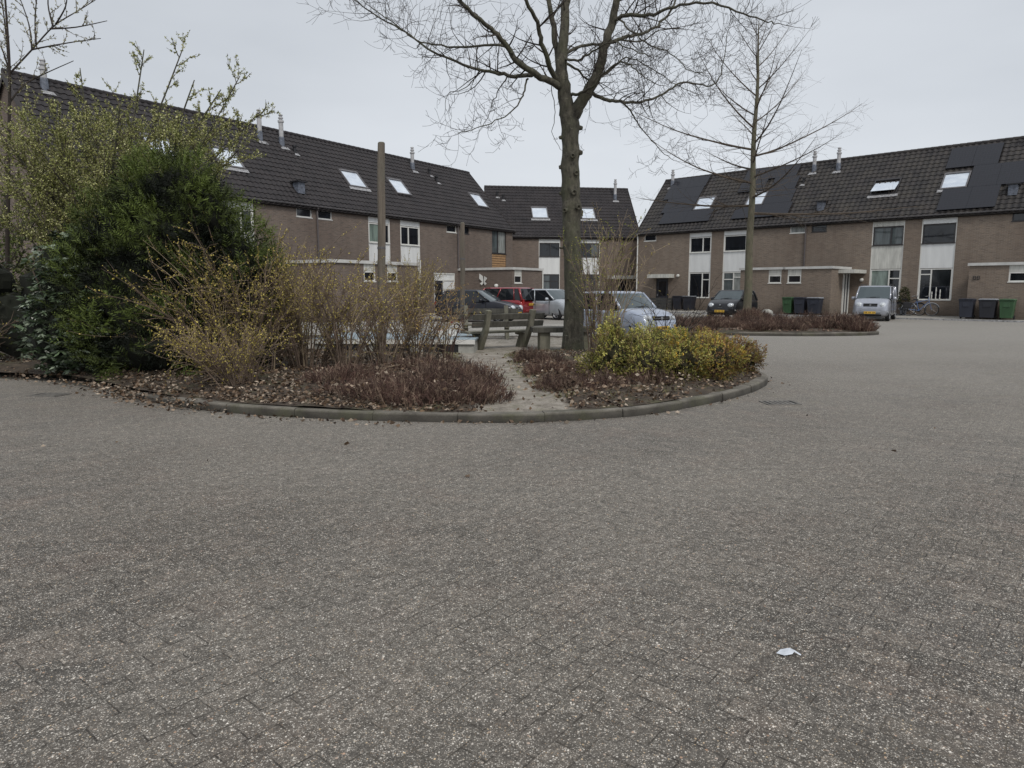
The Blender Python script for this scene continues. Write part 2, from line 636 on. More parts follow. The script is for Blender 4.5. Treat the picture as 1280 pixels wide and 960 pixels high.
def kerb(loop, name, w=0.16, h=0.108):
    """concrete kerb stones about 1 m long with a rounded front edge"""
    n = len(loop)
    L = [Vector((p[0], p[1], 0)) for p in loop]
    # resample by length
    seg = []
    tot = 0
    for i in range(n):
        d = (L[(i + 1) % n] - L[i]).length
        seg.append((tot, i, d))
        tot += d

    def pos(s):
        s = s % tot
        for st, i, d in seg:
            if s <= st + d:
                return L[i].lerp(L[(i + 1) % n], (s - st) / max(d, 1e-6))
        return L[0]
    # orientation so that the normal points inwards
    area = sum(L[i].x * L[(i + 1) % n].y - L[(i + 1) % n].x * L[i].y for i in range(n))
    sgn = 1 if area > 0 else -1
    prof = [(0.0, -0.05), (0.006, h * 0.78), (0.014, h * 0.93), (0.032, h), (w, h + 0.002), (w, -0.05)]
    cnt = int(tot / 1.0)
    sl = tot / cnt
    mb = MB()
    for k in range(cnt):
        a = k * sl + 0.003
        b = (k + 1) * sl - 0.003
        dz = random.uniform(-0.008, 0.008)
        dx = random.uniform(-0.012, 0.012)
        pm = pos((a + b) / 2)
        if loop is B1 and pm.x < -4.3 and pm.y < 14:
            dz -= min(0.10, (-4.3 - pm.x) * 0.035)
        rows = []
        m = 6
        for j in range(m + 1):
            s = a + (b - a) * j / m
            p = pos(s)
            d = (pos(s + 0.05) - pos(s - 0.05)).normalized()
            nn = Vector((-d.y, d.x, 0)) * sgn
            rows.append([p + nn * (q[0] + dx) + Vector((0, 0, q[1] + dz)) for q in prof])
        vs = [q for r in rows for q in r]
        np_ = len(prof)
        fs = []
        for j in range(m):
            for q in range(np_ - 1):
                fs.append((j * np_ + q, (j + 1) * np_ + q, (j + 1) * np_ + q + 1, j * np_ + q + 1))
        fs.append(tuple(range(np_)))
        fs.append(tuple(reversed(range(m * np_, m * np_ + np_))))
        mb.add(vs, fs)
    t = NT('kerb_concrete')
    P = t.coord('World')
    n1 = t.noise(P, 3.0, 5, 0.65)
    c = t.ramp(n1, [(0.3, rgb(84, 80, 73)), (0.7, rgb(132, 127, 118))])
    g = t.n.new('ShaderNodeNewGeometry')
    sx = t.n.new('ShaderNodeSeparateXYZ')
    t.link(P, sx.inputs[0])
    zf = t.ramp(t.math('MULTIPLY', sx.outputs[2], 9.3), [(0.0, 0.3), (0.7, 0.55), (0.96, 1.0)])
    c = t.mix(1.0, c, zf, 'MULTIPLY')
    n2 = t.noise(t.mapping(P, loc=(5, 5, 5)), 1.4, 5, 0.7)
    c = t.mix(t.ramp(n2, [(0.5, 0.0), (0.68, 0.6)]), c, rgb(82, 84, 58))
    n3 = t.noise(P, 60, 5, 0.8)
    c = t.mix(0.8, c, t.ramp(n3, [(0.3, 0.55), (0.7, 1.2)]), 'MULTIPLY')
    t.out(c, 0.9, t.bump(n3, 0.4, 0.003))
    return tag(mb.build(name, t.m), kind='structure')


kerb(B1, 'kerb')
kerb(B2, 'kerb')


def seg_dist(px, py, line):
    best = 1e9
    for (ax, ay), (bx, by) in zip(line[:-1], line[1:]):
        dx, dy = bx - ax, by - ay
        t = max(0, min(1, ((px - ax) * dx + (py - ay) * dy) / (dx * dx + dy * dy)))
        d = math.hypot(px - ax - t * dx, py - ay - t * dy)
        best = min(best, d)
    return best


PATH = [(0.15, 7.8), (0.05, 9.0), (-0.2, 10.6), (-0.5, 12.6), (-0.65, 15.0), (-0.5, 17)]


def pathness(x, y):
    """1 on the worn sandy track and playground, 0 in the planting"""
    d = seg_dist(x, y, PATH)
    w = 0.42 + 0.12 * mnoise.noise(Vector((x * 1.3, y * 1.3, 3)))
    a = 1 - max(0, min(1, (d - w) / 0.35))
    ex = (x + 1.6) / 4.2
    ey = (y - 18.0) / 3.2
    e = math.sqrt(ex * ex + ey * ey) + 0.12 * mnoise.noise(Vector((x * 0.8, y * 0.8, 0)))
    b = 1 - max(0, min(1, (e - 0.85) / 0.2))
    return max(a, b)


def bedz(x, y, edge=1.0):
    pn = pathness(x, y)
    z = 0.10 + 0.10 * max(0, min(1, edge)) * (1 - pn) + 0.03 * mnoise.noise(Vector((x * 0.9, y * 0.9, 7)))
    z += (0.018 * mnoise.noise(Vector((x * 4, y * 4, 2)))) * (1 - 0.5 * pn)
    return z


def inside(x, y, loop):
    c = False
    n = len(loop)
    j = n - 1
    for i in range(n):
        if (loop[i][1] > y) != (loop[j][1] > y) and x < (loop[j][0] - loop[i][0]) * (y - loop[i][1]) / (loop[j][1] - loop[i][1]) + loop[i][0]:
            c = not c
        j = i
    return c


def edge_dist(x, y, loop):
    return seg_dist(x, y, list(loop) + [loop[0]])


def make_bed(loop, centre, name, rings=60):
    n = len(loop)
    vs, cols, fs = [], [], []
    for r in range(rings + 1):
        s = (1 - r / rings)
        for p in loop:
            x = centre[0] + (p[0] - centre[0]) * s
            y = centre[1] + (p[1] - centre[1]) * s
            # keep the rim tucked behind the kerb
            dx, dy = x - centre[0], y - centre[1]
            L = math.hypot(dx, dy) + 1e-6
            sh = min(L * 0.5, 0.1)
            x -= dx / L * sh * s
            y -= dy / L * sh * s
            ed = math.hypot(p[0] - x, p[1] - y)
            vs.append((x, y, bedz(x, y, ed / 0.9) + 0.02 * (name == 'bed')))
            cols.append(pathness(x, y) if loop is B1 else 0.0)
    for r in range(rings):
        for j in range(n):
            a, b = r * n + j, r * n + (j + 1) % n
            fs.append((a, b, b + n, a + n))
    me = bpy.data.meshes.new(name)
    me.from_pydata(vs, [], fs)
    ca = me.color_attributes.new('worn', 'FLOAT_COLOR', 'POINT')
    arr = np.ones((len(vs), 4), dtype=np.float32)
    arr[:, 0] = arr[:, 1] = arr[:, 2] = np.array(cols)
    ca.data.foreach_set('color', arr.ravel())
    me.polygons.foreach_set('use_smooth', [True] * len(me.polygons))
    o = bpy.data.objects.new(name, me)
    COL.objects.link(o)
    me.materials.append(M['soil'])
    tag(o, kind='structure')
    return o


def soil_mat():
    t = NT('soil_and_sand')
    P = t.coord('World')
    at = t.n.new('ShaderNodeAttribute')
    at.attribute_name = 'worn'
    n1 = t.noise(P, 6, 6, 0.7)
    n2 = t.noise(P, 45, 4, 0.75)
    soil = t.ramp(n1, [(0.3, rgb(52, 45, 38)), (0.55, rgb(78, 68, 58)), (0.75, rgb(100, 88, 74))])
    soil = t.mix(0.6, soil, t.ramp(n2, [(0.3, 0.45), (0.7, 1.3)]), 'MULTIPLY')
    sand = t.ramp(n1, [(0.25, rgb(98, 91, 82)), (0.5, rgb(144, 137, 127)), (0.8, rgb(180, 174, 164))])
    sand = t.mix(0.5, sand, t.ramp(n2, [(0.28, 0.3), (0.55, 1.15)]), 'MULTIPLY')
    n3 = t.noise(t.mapping(P, loc=(8, 8, 8)), 3.2, 5, 0.7)
    f = t.math('ADD', at.outputs['Fac'], t.math('MULTIPLY', t.math('SUBTRACT', n3, 0.5), 1.1))
    f = t.ramp(f, [(0.38, 0.0), (0.66, 1.0)])
    c = t.mix(f, soil, sand)
    # thin grass and moss at the fringe
    n4 = t.noise(t.mapping(P, loc=(2, 9, 1)), 2.2, 6, 0.75)
    c = t.mix(t.ramp(n4, [(0.52, 0.0), (0.66, 0.55)]), c, rgb(92, 94, 62))
    t.out(c, 0.95, t.bump(n2, 0.7, 0.02))
    M['soil'] = t.m


soil_mat()
make_bed(B1, C1, 'planting_bed')
make_bed(B2, C2, 'planting_bed', 30)


# strip of light paving slabs beyond the playground and along the houses
def slab_mat():
    t = NT('pale_paving_slabs')
    P = t.coord('Object')
    b = t.node('ShaderNodeTexBrick', offset=0.5)
    b.inputs['Scale'].default_value = 1
    b.inputs['Brick Width'].default_value = 0.3
    b.inputs['Row Height'].default_value = 0.3
    b.inputs['Mortar Size'].default_value = 0.006
    b.inputs['Color1'].default_value = rgb(150, 147, 141)
    b.inputs['Color2'].default_value = rgb(166, 163, 156)
    b.inputs['Mortar'].default_value = rgb(98, 94, 88)
    t.link(P, b.inputs['Vector'])
    n = t.noise(P, 2.5, 6, 0.65)
    c = t.mix(0.55, b.outputs[0], t.ramp(n, [(0.3, 0.6), (0.7, 1.1)]), 'MULTIPLY')
    t.out(c, 0.9)
    M['slab'] = t.m


slab_mat()
WINGS = {
    'R': ((9.2, 52.7), (16.78, -16.12)),
    'L': ((-11.67, 32.41), (11.7, 17.13)),
    'M': ((0.0, 55.0), (10.15, 1.4)),
}


def wing(w):
    (ox, oy), (dx, dy) = WINGS[w]
    l = math.hypot(dx, dy)
    return Vector((ox, oy, 0)), Vector((dx / l, dy / l, 0)), Vector((-dy / l, dx / l, 0)), math.atan2(dy, dx)


def W(w, s, y=0.0, z=0.0):
    o, d, n, a = wing(w)
    return o + d * s + n * y + Vector((0, 0, z))


for w, s0, s1 in (('R', -2, 30), ('L', -12, 23), ('M', -4, 12)):
    o, d, n, a = wing(w)
    mb = MB()
    e = {'R': -4.6, 'L': -5.6, 'M': -3.2}[w]
    z = {'R': 0.05, 'L': 0.054, 'M': 0.046}[w]
    mb.box(s0, s1, e, 0.0, -0.05, z, 0)
    mb.box(s0, s1, e - 0.12, e, -0.05, z + 0.02, 1)
    ob = mb.build('pavement', [M['slab'], M['leadpale']])
    ob.location = o
    ob.rotation_euler = (0, 0, a)
    tag(ob, kind='structure')

mb = MB()
mb.quad((-12, 21.9, 0.004), (4.2, 21.9, 0.004), (5.0, 31.0, 0.004), (-12, 31.0, 0.004))
tag(mb.build('footpath', M['slab']), kind='structure')


def grate(x, y, rz, name_label):
    c = gp(x, y)
    g = empty('storm_drain', (c.x, c.y, 0.0), rz, name_label, 'drain')
    mb = MB()
    t = 0.03
    mb.box(-0.23, 0.23, -0.16, -0.13, 0, 0.012)
    mb.box(-0.23, 0.23, 0.13, 0.16, 0, 0.012)
    mb.box(-0.23, -0.2, -0.13, 0.13, 0, 0.012)
    mb.box(0.2, 0.23, -0.13, 0.13, 0, 0.012)
    for i in range(5):
        xx = -0.2 + (i + 1) * 0.4 / 6
        mb.box(xx - 0.021, xx + 0.021, -0.13, 0.13, 0, 0.011)
    mb.build('grate', simple('cast_iron', rgb(116, 113, 108), 0.7, 0.2, 20), g)
    m2 = MB()
    m2.box(-0.2, 0.2, -0.13, 0.13, 0.0, 0.006)
    m2.build('shaft', simple('drain_shaft', (0.006, 0.006, 0.007, 1), 0.9, 0.1), g)


grate(975, 504, R(4), 'cast iron storm drain beside the right end of the curved kerb')
grate(62, 494, R(-10), 'storm drain with leaves at the foot of the dark evergreen shrubs')

# ------------------------------------------------------------------ houses
PV = 4.2 / 3.9      # roof rise per metre
EAVE = 5.5
DEEP = 7.8
RB = 3.9


def wall_sheet(mb, x0, x1, z0, z1, y, holes, depth=0.12, mi=0):
    xs = sorted(set([x0, x1] + [h[0] for h in holes] + [h[1] for h in holes]))
    zs = sorted(set([z0, z1] + [h[2] for h in holes] + [h[3] for h in holes]))
    xs = [x for x in xs if x0 - 1e-6 <= x <= x1 + 1e-6]
    zs = [z for z in zs if z0 - 1e-6 <= z <= z1 + 1e-6]
    for a, b in zip(xs[:-1], xs[1:]):
        for c, d in zip(zs[:-1], zs[1:]):
            mx, mz = (a + b) / 2, (c + d) / 2
            if any(h[0] < mx < h[1] and h[2] < mz < h[3] for h in holes):
                continue
            mb.quad((a, y, c), (b, y, c), (b, y, d), (a, y, d), mi)
    for h in holes:
        a, b, c, d = h
        y2 = y + depth
        mb.quad((a, y, c), (a, y, d), (a, y2, d), (a, y2, c), mi)
        mb.quad((b, y, c), (b, y2, c), (b, y2, d), (b, y, d), mi)
        mb.quad((a, y, d), (b, y, d), (b, y2, d), (a, y2, d), mi)
        mb.quad((a, y, c), (a, y2, c), (b, y2, c), (b, y, c), mi)
        mb.quad((a, y2 + 0.02, c), (b, y2 + 0.02, c), (b, y2 + 0.02, d), (a, y2 + 0.02, d), mi)


def window(parent, a, b, c, d, y, frame='white', glass='glass', mull=(), trans=(), fw=0.055, extras=None, sill=True):
    """framed window: outer frame, mullions (fractions), transom list of (fraction x0, x1, fraction z)"""
    mb = MB()
    y0, y1 = y, y + 0.07
    mb.box(a, a + fw, y0, y1, c, d)
    mb.box(b - fw, b, y0, y1, c, d)
    mb.box(a + fw, b - fw, y0, y1, c, c + fw)
    mb.box(a + fw, b - fw, y0, y1, d - fw, d)
    edges = [a + fw * 0.5] + [a + (b - a) * m for m in mull] + [b - fw * 0.5]
    for m in mull:
        x = a + (b - a) * m
        mb.box(x - 0.035, x + 0.035, y0 - 0.004, y1, c + fw, d - fw)
    for i, fz in trans:
        z = c + (d - c) * fz
        mb.box(edges[i] + 0.03, edges[i + 1] - 0.03, y0 + 0.002, y1, z - 0.03, z + 0.03)
    if sill:
        mb.box(a - 0.03, b + 0.03, y0 - 0.05, y0, c - 0.03, c + 0.015)
    f = mb.build('window', M[frame] if isinstance(frame, str) else frame, parent)
    gl = glass if isinstance(glass, (list, tuple)) else [glass] * (len(edges) - 1)
    for i in range(len(edges) - 1):
        g = MB()
        g.quad((edges[i], y + 0.04, c + 0.01), (edges[i + 1], y + 0.04, c + 0.01), (edges[i + 1], y + 0.04, d - 0.01), (edges[i], y + 0.04, d - 0.01))
        g.build('pane', M[gl[i % len(gl)]], f)
    return f


def roof_pt(s, f, lift=0.0):
    """point on the front roof slope: f = 0 at the facade, 1 at the ridge"""
    ny, nz = -PV / math.hypot(1, PV), 1 / math.hypot(1, PV)
    return Vector((s, RB * f + ny * lift, EAVE + (9.7 - EAVE) * f + nz * lift))


def tiled_roof(parent, x0, x1, mat, left_end=False, right_end=False):
    mb = MB()
    a = x0 - (0.12 if left_end else 0)
    b = x1 + (0.12 if right_end else 0)
    rows = 17
    f0 = -0.035
    tw = 0.3
    sub = 6
    prof = [0.0, 0.010, 0.036, 0.050, 0.036, 0.010]
    n = int(round((b - a) / tw)) * sub
    xs = [a + (b - a) * i / n for i in range(n + 1)]
    for r in range(rows):
        fa = f0 + (1.0 - f0) * r / rows
        fb = f0 + (1.0 - f0) * (r + 1) / rows + 0.004
        o = len(mb.v)
        for i, x in enumerate(xs):
            h = prof[i % sub]
            jit = 0.004 * mnoise.noise(Vector((i // sub * 3.1, r * 1.7, x0)))
            p = roof_pt(x, fa, 0.05 + h + jit)
            q = roof_pt(x, fb, 0.02 + h * 0.9 + jit)
            e = roof_pt(x, fa, 0.0 + h * 0.3)
            mb.v.extend([tuple(e), tuple(p), tuple(q)])
        for i in range(n):
            k = o + i * 3
            mb.f.append([k, k + 3, k + 4, k + 1])
            mb.f.append([k + 1, k + 4, k + 5, k + 2])
            mb.mi += [0, 0]
    # back slope and underside
    mb.quad((a, RB, 9.72), (b, RB, 9.72), (b, DEEP + 0.3, EAVE - 0.3), (a, DEEP + 0.3, EAVE - 0.3))
    u0, u1 = roof_pt(a, f0, -0.03), roof_pt(b, f0, -0.03)
    v0, v1 = roof_pt(a, 1, -0.03), roof_pt(b, 1, -0.03)
    mb.quad(u0, v0, v1, u1)
    rf = mb.build('roof', mat, parent)
    # ridge tiles
    rd = MB()
    k = int((b - a) / 0.36)
    for i in range(k):
        xa = a + (b - a) * i / k
        xb = a + (b - a) * (i + 1) / k + 0.03
        for (xx0, xx1, r0, r1) in ((xa, xb, 0.125, 0.11),):
            rd.tube([(xx0, RB, 9.72), (xx1, RB, 9.72)], [r0, r1], 10)
    rd.build('ridge_tiles', mat, rf, smooth=False)
    # verge boards at free ends
    for flag, x in ((left_end, a), (right_end, b)):
        if flag:
            vb = MB()
            sg = -1 if x == a else 1
            for (fa, fb) in ((f0, 1.0),):
                p0, p1 = roof_pt(x, fa, 0.07), roof_pt(x, fb, 0.07)
                q0, q1 = roof_pt(x, fa, -0.16), roof_pt(x, fb, -0.16)
                w = Vector((0.03 * sg, 0, 0))
                vb.add([p0, p1, q1, q0, p0 + w, p1 + w, q1 + w, q0 + w], [(0, 1, 2, 3), (7, 6, 5, 4), (0, 4, 5, 1), (3, 2, 6, 7), (0, 3, 7, 4), (1, 5, 6, 2)])
                vb.quad((x, RB, 9.72), (x, DEEP + .3, EAVE - .3), (x, DEEP + .3, EAVE - .5), (x, RB, 9.5))
            vb.build('verge_board', M['fascia'], rf)
    return rf


def skylight(parent, s0, s1, f0=0.345, f1=0.575, frame=None, glass='skyglass', opened=False, apron=True):
    mb = MB()
    fr = frame or M['gutter']

    def pt(s, f, l):
        return roof_pt(s, f, l)

    def bar(a, b, c, d, l0=0.0, l1=0.14, m=None):
        m = m or mb
        vs = [pt(x, f, l) for x in (a, b) for f in (c, d) for l in (l0, l1)]
        m.add(vs, [(0, 1, 3, 2), (4, 6, 7, 5), (0, 4, 5, 1), (2, 3, 7, 6), (0, 2, 6, 4), (1, 5, 7, 3)])
    w, h = 0.07, 0.014
    bar(s0, s0 + w, f0, f1)
    bar(s1 - w, s1, f0, f1)
    bar(s0 + w, s1 - w, f0, f0 + h)
    bar(s0 + w, s1 - w, f1 - h * 1.4, f1, 0, 0.16)
    f = mb.build('skylight', fr, parent)
    g = MB()
    if opened:
        a0, a1 = pt(s0 + w, f0 + h, 0.34), pt(s1 - w, f0 + h, 0.34)
        b0, b1 = pt(s0 + w, f1 - h * 3, 0.07), pt(s1 - w, f1 - h * 3, 0.07)
        g.quad(a0, a1, b1, b0)
        dk = MB()
        dk.quad(pt(s0 + w, f0 + h, 0.02), pt(s1 - w, f0 + h, 0.02), pt(s1 - w, f1 - h, 0.02), pt(s0 + w, f1 - h, 0.02))
        dk.build('reveal', M['black'], f)
    else:
        g.quad(pt(s0 + w, f0 + h, 0.1), pt(s1 - w, f0 + h, 0.1), pt(s1 - w, f1 - h, 0.1), pt(s0 + w, f1 - h, 0.1))
    g.build('pane', M[glass], f)
    if apron:
        ap = MB()
        bar(s0 - 0.1, s1 + 0.1, f0 - 0.04, f0 - 0.004, 0.07, 0.105, ap)
        ap.build('lead_apron', M['leadpale'], f)
    return f


def flue(parent, s, f, tall=0.95, r=0.115):
    p = roof_pt(s, f)
    zb = p.z
    top = max(9.7, zb) + 0.62 * tall
    mb = MB()
    mb.lathe([(r * 1.35, zb - 0.2), (r * 1.2, zb + 0.35), (r, zb + 0.42)], 12, (s, p.y, 0), mi=1)
    mb.lathe([(r, zb + 0.4), (r, top - 0.3), (r * 1.35, top - 0.29), (r * 1.35, top - 0.2), (r * 0.9, top - 0.19)], 12, (s, p.y, 0), mi=0)
    mb.lathe([(r * 0.75, top - 0.2), (r * 0.75, top - 0.12), (r * 1.1, top - 0.11), (r * 1.1, top - 0.05), (r * 0.7, top - 0.04), (r * 0.7, top + 0.04), (r * 1.0, top + 0.05), (r * 0.9, top + 0.1)], 12, (s, p.y, 0), mi=0)
    fl = mb.build('flue', [M['flue'], M['lead']], parent, smooth=False)
    ap = MB()
    q = [roof_pt(s - 0.28, f - 0.07, 0.085), roof_pt(s + 0.28, f - 0.07, 0.085), roof_pt(s + 0.22, f - 0.035, 0.085), roof_pt(s - 0.22, f - 0.035, 0.085)]
    ap.quad(*q)
    ap.build('lead_apron', M['leadpale'], fl)
    return fl


def small_vent(parent, s, f, boxy=False):
    p = roof_pt(s, f)
    mb = MB()
    if boxy:
        mb.box(s - 0.2, s + 0.2, p.y - 0.3, p.y + 0.1, p.z - 0.2, p.z + 0.34, 1)
        mb.box(s - 0.3, s + 0.3, p.y - 0.4, p.y + 0.2, p.z + 0.34, p.z + 0.4, 0)
    else:
        mb.lathe([(0.07, p.z - 0.1), (0.07, p.z + 0.3), (0.12, p.z + 0.31), (0.12, p.z + 0.4)], 10, (s, p.y, 0), mi=0)
        mb.add([roof_pt(s - 0.18, f - 0.05, 0.09), roof_pt(s + 0.18, f - 0.05, 0.09), roof_pt(s + 0.1, f - 0.02, 0.09), roof_pt(s - 0.1, f - 0.02, 0.09)], [(0, 1, 2, 3)], 2)
    return mb.build('roof_vent', [M['black'], M['lead'], M['leadpale']], parent)


def solar(parent, s0, s1, f0, f1):
    mb = MB()
    vs = [roof_pt(x, f, l) for x in (s0 + .004, s1 - .004) for f in (f0 + .001, f1 - .001) for l in (0.12, 0.16)]
    mb.add(vs, [(0, 1, 3, 2), (4, 6, 7, 5), (0, 4, 5, 1), (2, 3, 7, 6), (0, 2, 6, 4), (1, 5, 7, 3)])
    return mb.build('solar_panel', M['solar'], parent)


def column_bay(root, a, b, up=('white', 'glass', (0.62,), ()), low=('white', 'glass', (0.62,), ((1, 0.72),)), z_low=0.92, panel='panel', top_panel=True):
    """the tall white bay between ground floor and eaves"""
    e = MB()
    e.box(a, a + 0.05, 0.02, 0.1, z_low, 5.44)
    e.box(b - 0.05, b, 0.02, 0.1, z_low, 5.44)
    e.build('bay_frame', M['white'], root)
    a2, b2 = a + 0.052, b - 0.052
    p = MB()
    p.box(a2, b2, 0.045, 0.1, 5.06, 5.44)
    p.build('facade_panel', M[panel], root)
    p = MB()
    p.box(a2, b2, 0.040, 0.1, 2.66, 3.97)
    p.build('facade_panel', M[panel], root)
    window(root, a2, b2, 4.0, 5.03, 0.03, up[0], up[1], up[2], up[3])
    window(root, a2, b2, z_low, 2.63, 0.03, low[0], low[1], low[2], low[3])
    return (a, b, z_low - 0.0, 5.46)


def extension(root, a, b, e, wins, brick, door_side=None, win_frame='white'):
    """flat roofed shed in front of the house with its pale roof edge"""
    mb = MB()
    holes = [(x0 - 0.0, x1, 1.85, 2.66) for x0, x1 in wins]
    wall_sheet(mb, a, b, 0, 2.7, -e, holes, 0.1)
    for x in (a, b):
        mb.quad((x, -e, 0), (x, 0, 0), (x, 0, 2.7), (x, -e, 2.7))
    mb.build('extension_wall', brick, root)
    r = MB()
    r.box(a - 0.04, b + 0.04, -e - 0.05, 0.0, 2.7, 2.775)
    rf = r.build('extension_roof', M['flatroof'], root)
    t = MB()
    t.box(a - 0.07, b + 0.07, -e - 0.08, -e - 0.053, 2.66, 2.80)
    t.box(a - 0.07, a - 0.043, -e - 0.053, 0, 2.66, 2.80)
    t.box(b + 0.043, b + 0.07, -e - 0.053, 0, 2.66, 2.80)
    t.build('roof_edge', M['trim'], rf)
    for x0, x1 in wins:
        p = MB()
        p.box(x0, x1, -e + 0.02, -e + 0.08, 2.34, 2.655)
        p.build('facade_panel', M['panel_old'], root)
        window(root, x0, x1, 1.86, 2.335, -e + 0.02, win_frame, 'glass', (), (), 0.065)


def house(w, x0, x1, label, name='terraced_house', brick=None, tile=None, cols=(), minis=(), exts=(), pipes=(), sky=(), flues=(), vents=(), solars=(), doors=(), left_end=False, right_end=False, mini_frame='darkframe', extra_holes=()):
    o, d, n, a = wing(w)
    base = W(w, x0)
    root = empty(name, base, a, label, 'house', 'brick terraced houses round the square')
    brick = brick or M['brick']
    tile = tile or M['tile']
    off = x0

    def X(s):
        return s - off
    holes = []
    for c in cols:
        holes.append(column_bay(root, X(c[0]), X(c[1]), **(c[2] if len(c) > 2 else {})))
    for m in minis:
        ma, mb_ = X(m[0]), X(m[1])
        holes.append((ma, mb_, 4.95, 5.4))
        window(root, ma, mb_, 4.955, 5.395, 0.03, m[2] if len(m) > 2 else mini_frame, m[3] if len(m) > 3 else 'glass', (), (), 0.05)
    for h in extra_holes:
        holes.append((X(h[0]), X(h[1]), h[2], h[3]))
    for dd in doors:
        holes.append((X(dd['a']), X(dd['b']), 0.05, dd.get('top', 2.3)))
    mb = MB()
    L = x1 - x0
    wall_sheet(mb, 0, L, -0.1, EAVE, 0, holes)
    mb.quad((0, DEEP, -0.1), (0, DEEP, EAVE), (L, DEEP, EAVE), (L, DEEP, -0.1))
    for flag, x in ((left_end, 0), (right_end, L)):
        mb.add([(x, 0, -0.1), (x, DEEP, -0.1), (x, DEEP, EAVE), (x, RB, 9.66), (x, 0, EAVE)], [(0, 1, 2, 3, 4)])
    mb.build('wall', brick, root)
    rf = tiled_roof(root, 0, L, tile, left_end, right_end)
    g = MB()
    ga, gb = (-0.1 if left_end else 0), L + (0.1 if right_end else 0)
    # half round gutter in front of a dark board
    pr = []
    for i in range(7):
        t = math.pi * i / 6
        pr.append((-0.165 - 0.06 * math.cos(t), 5.53 - 0.06 * math.sin(t)))
    vs = [(x, y, z) for x in (ga, gb) for y, z in pr]
    k = len(pr)
    g.add(vs, [(i, i + 1, k + i + 1, k + i) for i in range(k - 1)])
    g.box(ga, gb, -0.235, -0.225, 5.515, 5.54)
    g.build('gutter', M['gutter'], root)
    s = MB()
    s.box(ga, gb, -0.10, -0.002, 5.465, 5.49)
    s.box(ga, gb, -0.102, -0.085, 5.47, 5.53)
    s.build('soffit', M['fascia'], root)
    for p in pipes:
        q = MB()
        x = X(p[0])
        zb = p[1]
        q.tube([(x, -0.165, 5.48), (x, -0.15, 5.42), (x, -0.08, 5.34), (x, -0.07, 5.28), (x, -0.07, zb)], 0.045, 8)
        for z in (4.6, 3.4):
            q.tube([(x, -0.07, z), (x, -0.07, z + 0.05)], 0.056, 8)
        q.build('downpipe', M['pipe'] if len(p) < 3 else M[p[2]], root)
    for e in exts:
        extension(root, X(e[0]), X(e[1]), e[2], [(X(q[0]), X(q[1])) for q in e[3]], brick)
    for q in sky:
        kw = q[2] if len(q) > 2 else {}
        skylight(rf, X(q[0]), X(q[1]), **kw)
    for q in flues:
        flue(rf, X(q[0]), q[1])
    for q in vents:
        small_vent(rf, X(q[0]), q[1], q[2] if len(q) > 2 else False)
    for q in solars:
        solar(rf, X(q[0]), X(q[1]), q[2], q[3])
    for dd in doors:
        xa, xb, top = X(dd['a']), X(dd['b']), dd.get('top', 2.3)
        f = MB()
        fm = M[dd.get('frame', 'white')]
        f.box(xa, xa + 0.07, 0.02, 0.09, 0.05, top)
        f.box(xb - 0.07, xb, 0.02, 0.09, 0.05, top)
        f.box(xa + 0.07, xb - 0.07, 0.02, 0.09, top - 0.09, top)
        xm = xa + (xb - xa) * dd.get('split', 1.0)
        if dd.get('split', 1.0) < 1:
            f.box(xm - 0.04, xm + 0.04, 0.02, 0.09, 0.05, top - 0.09)
        if dd.get('trans'):
            f.box(xa + 0.07, xb - 0.07, 0.022, 0.09, 2.02, 2.1)
        fo = f.build('door_frame', fm, root)
        dr = MB()
        de = xm - 0.04 if dd.get('split', 1.0) < 1 else xb - 0.07
        dt = 2.02 if dd.get('trans') else top - 0.09
        dr.box(xa + 0.07, de, 0.05, 0.08, 0.06, dt, 0)
        dr.box(xa + 0.2, de - 0.13, 0.043, 0.05, 1.0, dt - 0.15, 1)
        do = dr.build('door', [M[dd.get('colour', 'dooryellow')], M['glass']], root)
        hd = MB()
        hd.box(xa + 0.1, xa + 0.13, 0.0, 0.05, 1.02, 1.16)
        hd.build('door_handle', M['flue'], do)
        if dd.get('split', 1.0) < 1:
            sl = MB()
            sl.quad((xm + 0.04, 0.06, 0.05), (xb - 0.07, 0.06, 0.05), (xb - 0.07, 0.06, dt), (xm + 0.04, 0.06, dt))
            sl.build('side_light', M[dd.get('side', 'panel')], fo)
        if dd.get('trans'):
            sl = MB()
            sl.quad((xa + 0.07, 0.06, 2.1), (xb - 0.07, 0.06, 2.1), (xb - 0.07, 0.06, top - .09), (xa + 0.07, 0.06, top - .09))
            sl.build('fan_light', M['panel'], fo)
        if dd.get('canopy'):
            ca, cb = X(dd['canopy'][0]), X(dd['canopy'][1])
            c = MB()
            c.box(ca, cb, -0.75, -0.01, 2.3, 2.56)
            c.build('canopy', M['panel_old'], root)
    return root


def lamp_wall(parent, x, y, z, white=False):
    mb = MB()
    if white:
        mb.lathe([(0.02, -0.1), (0.09, -0.08), (0.12, 0), (0.09, 0.08), (0.02, 0.1)], 12, (x, y - 0.1, z), mi=0)
    else:
        mb.box(x - 0.02, x + 0.02, y - 0.16, y, z + 0.0, z + 0.03)
        mb.lathe([(0.03, -0.22), (0.09, -0.2), (0.11, 0.02), (0.15, 0.04), (0.03, 0.16)], 8, (x, y - 0.2, z), mi=0)
    return mb.build('wall_lamp', M['white'] if white else M['black'], parent)


DK = {'up': ('darkframe', ['glass_mid', 'glass_mid'], (0.6,), ()), 'low': ('white', ['glass_green', 'glass'], (0.62,), ((1, 0.7),)), 'panel': 'panel_old'}

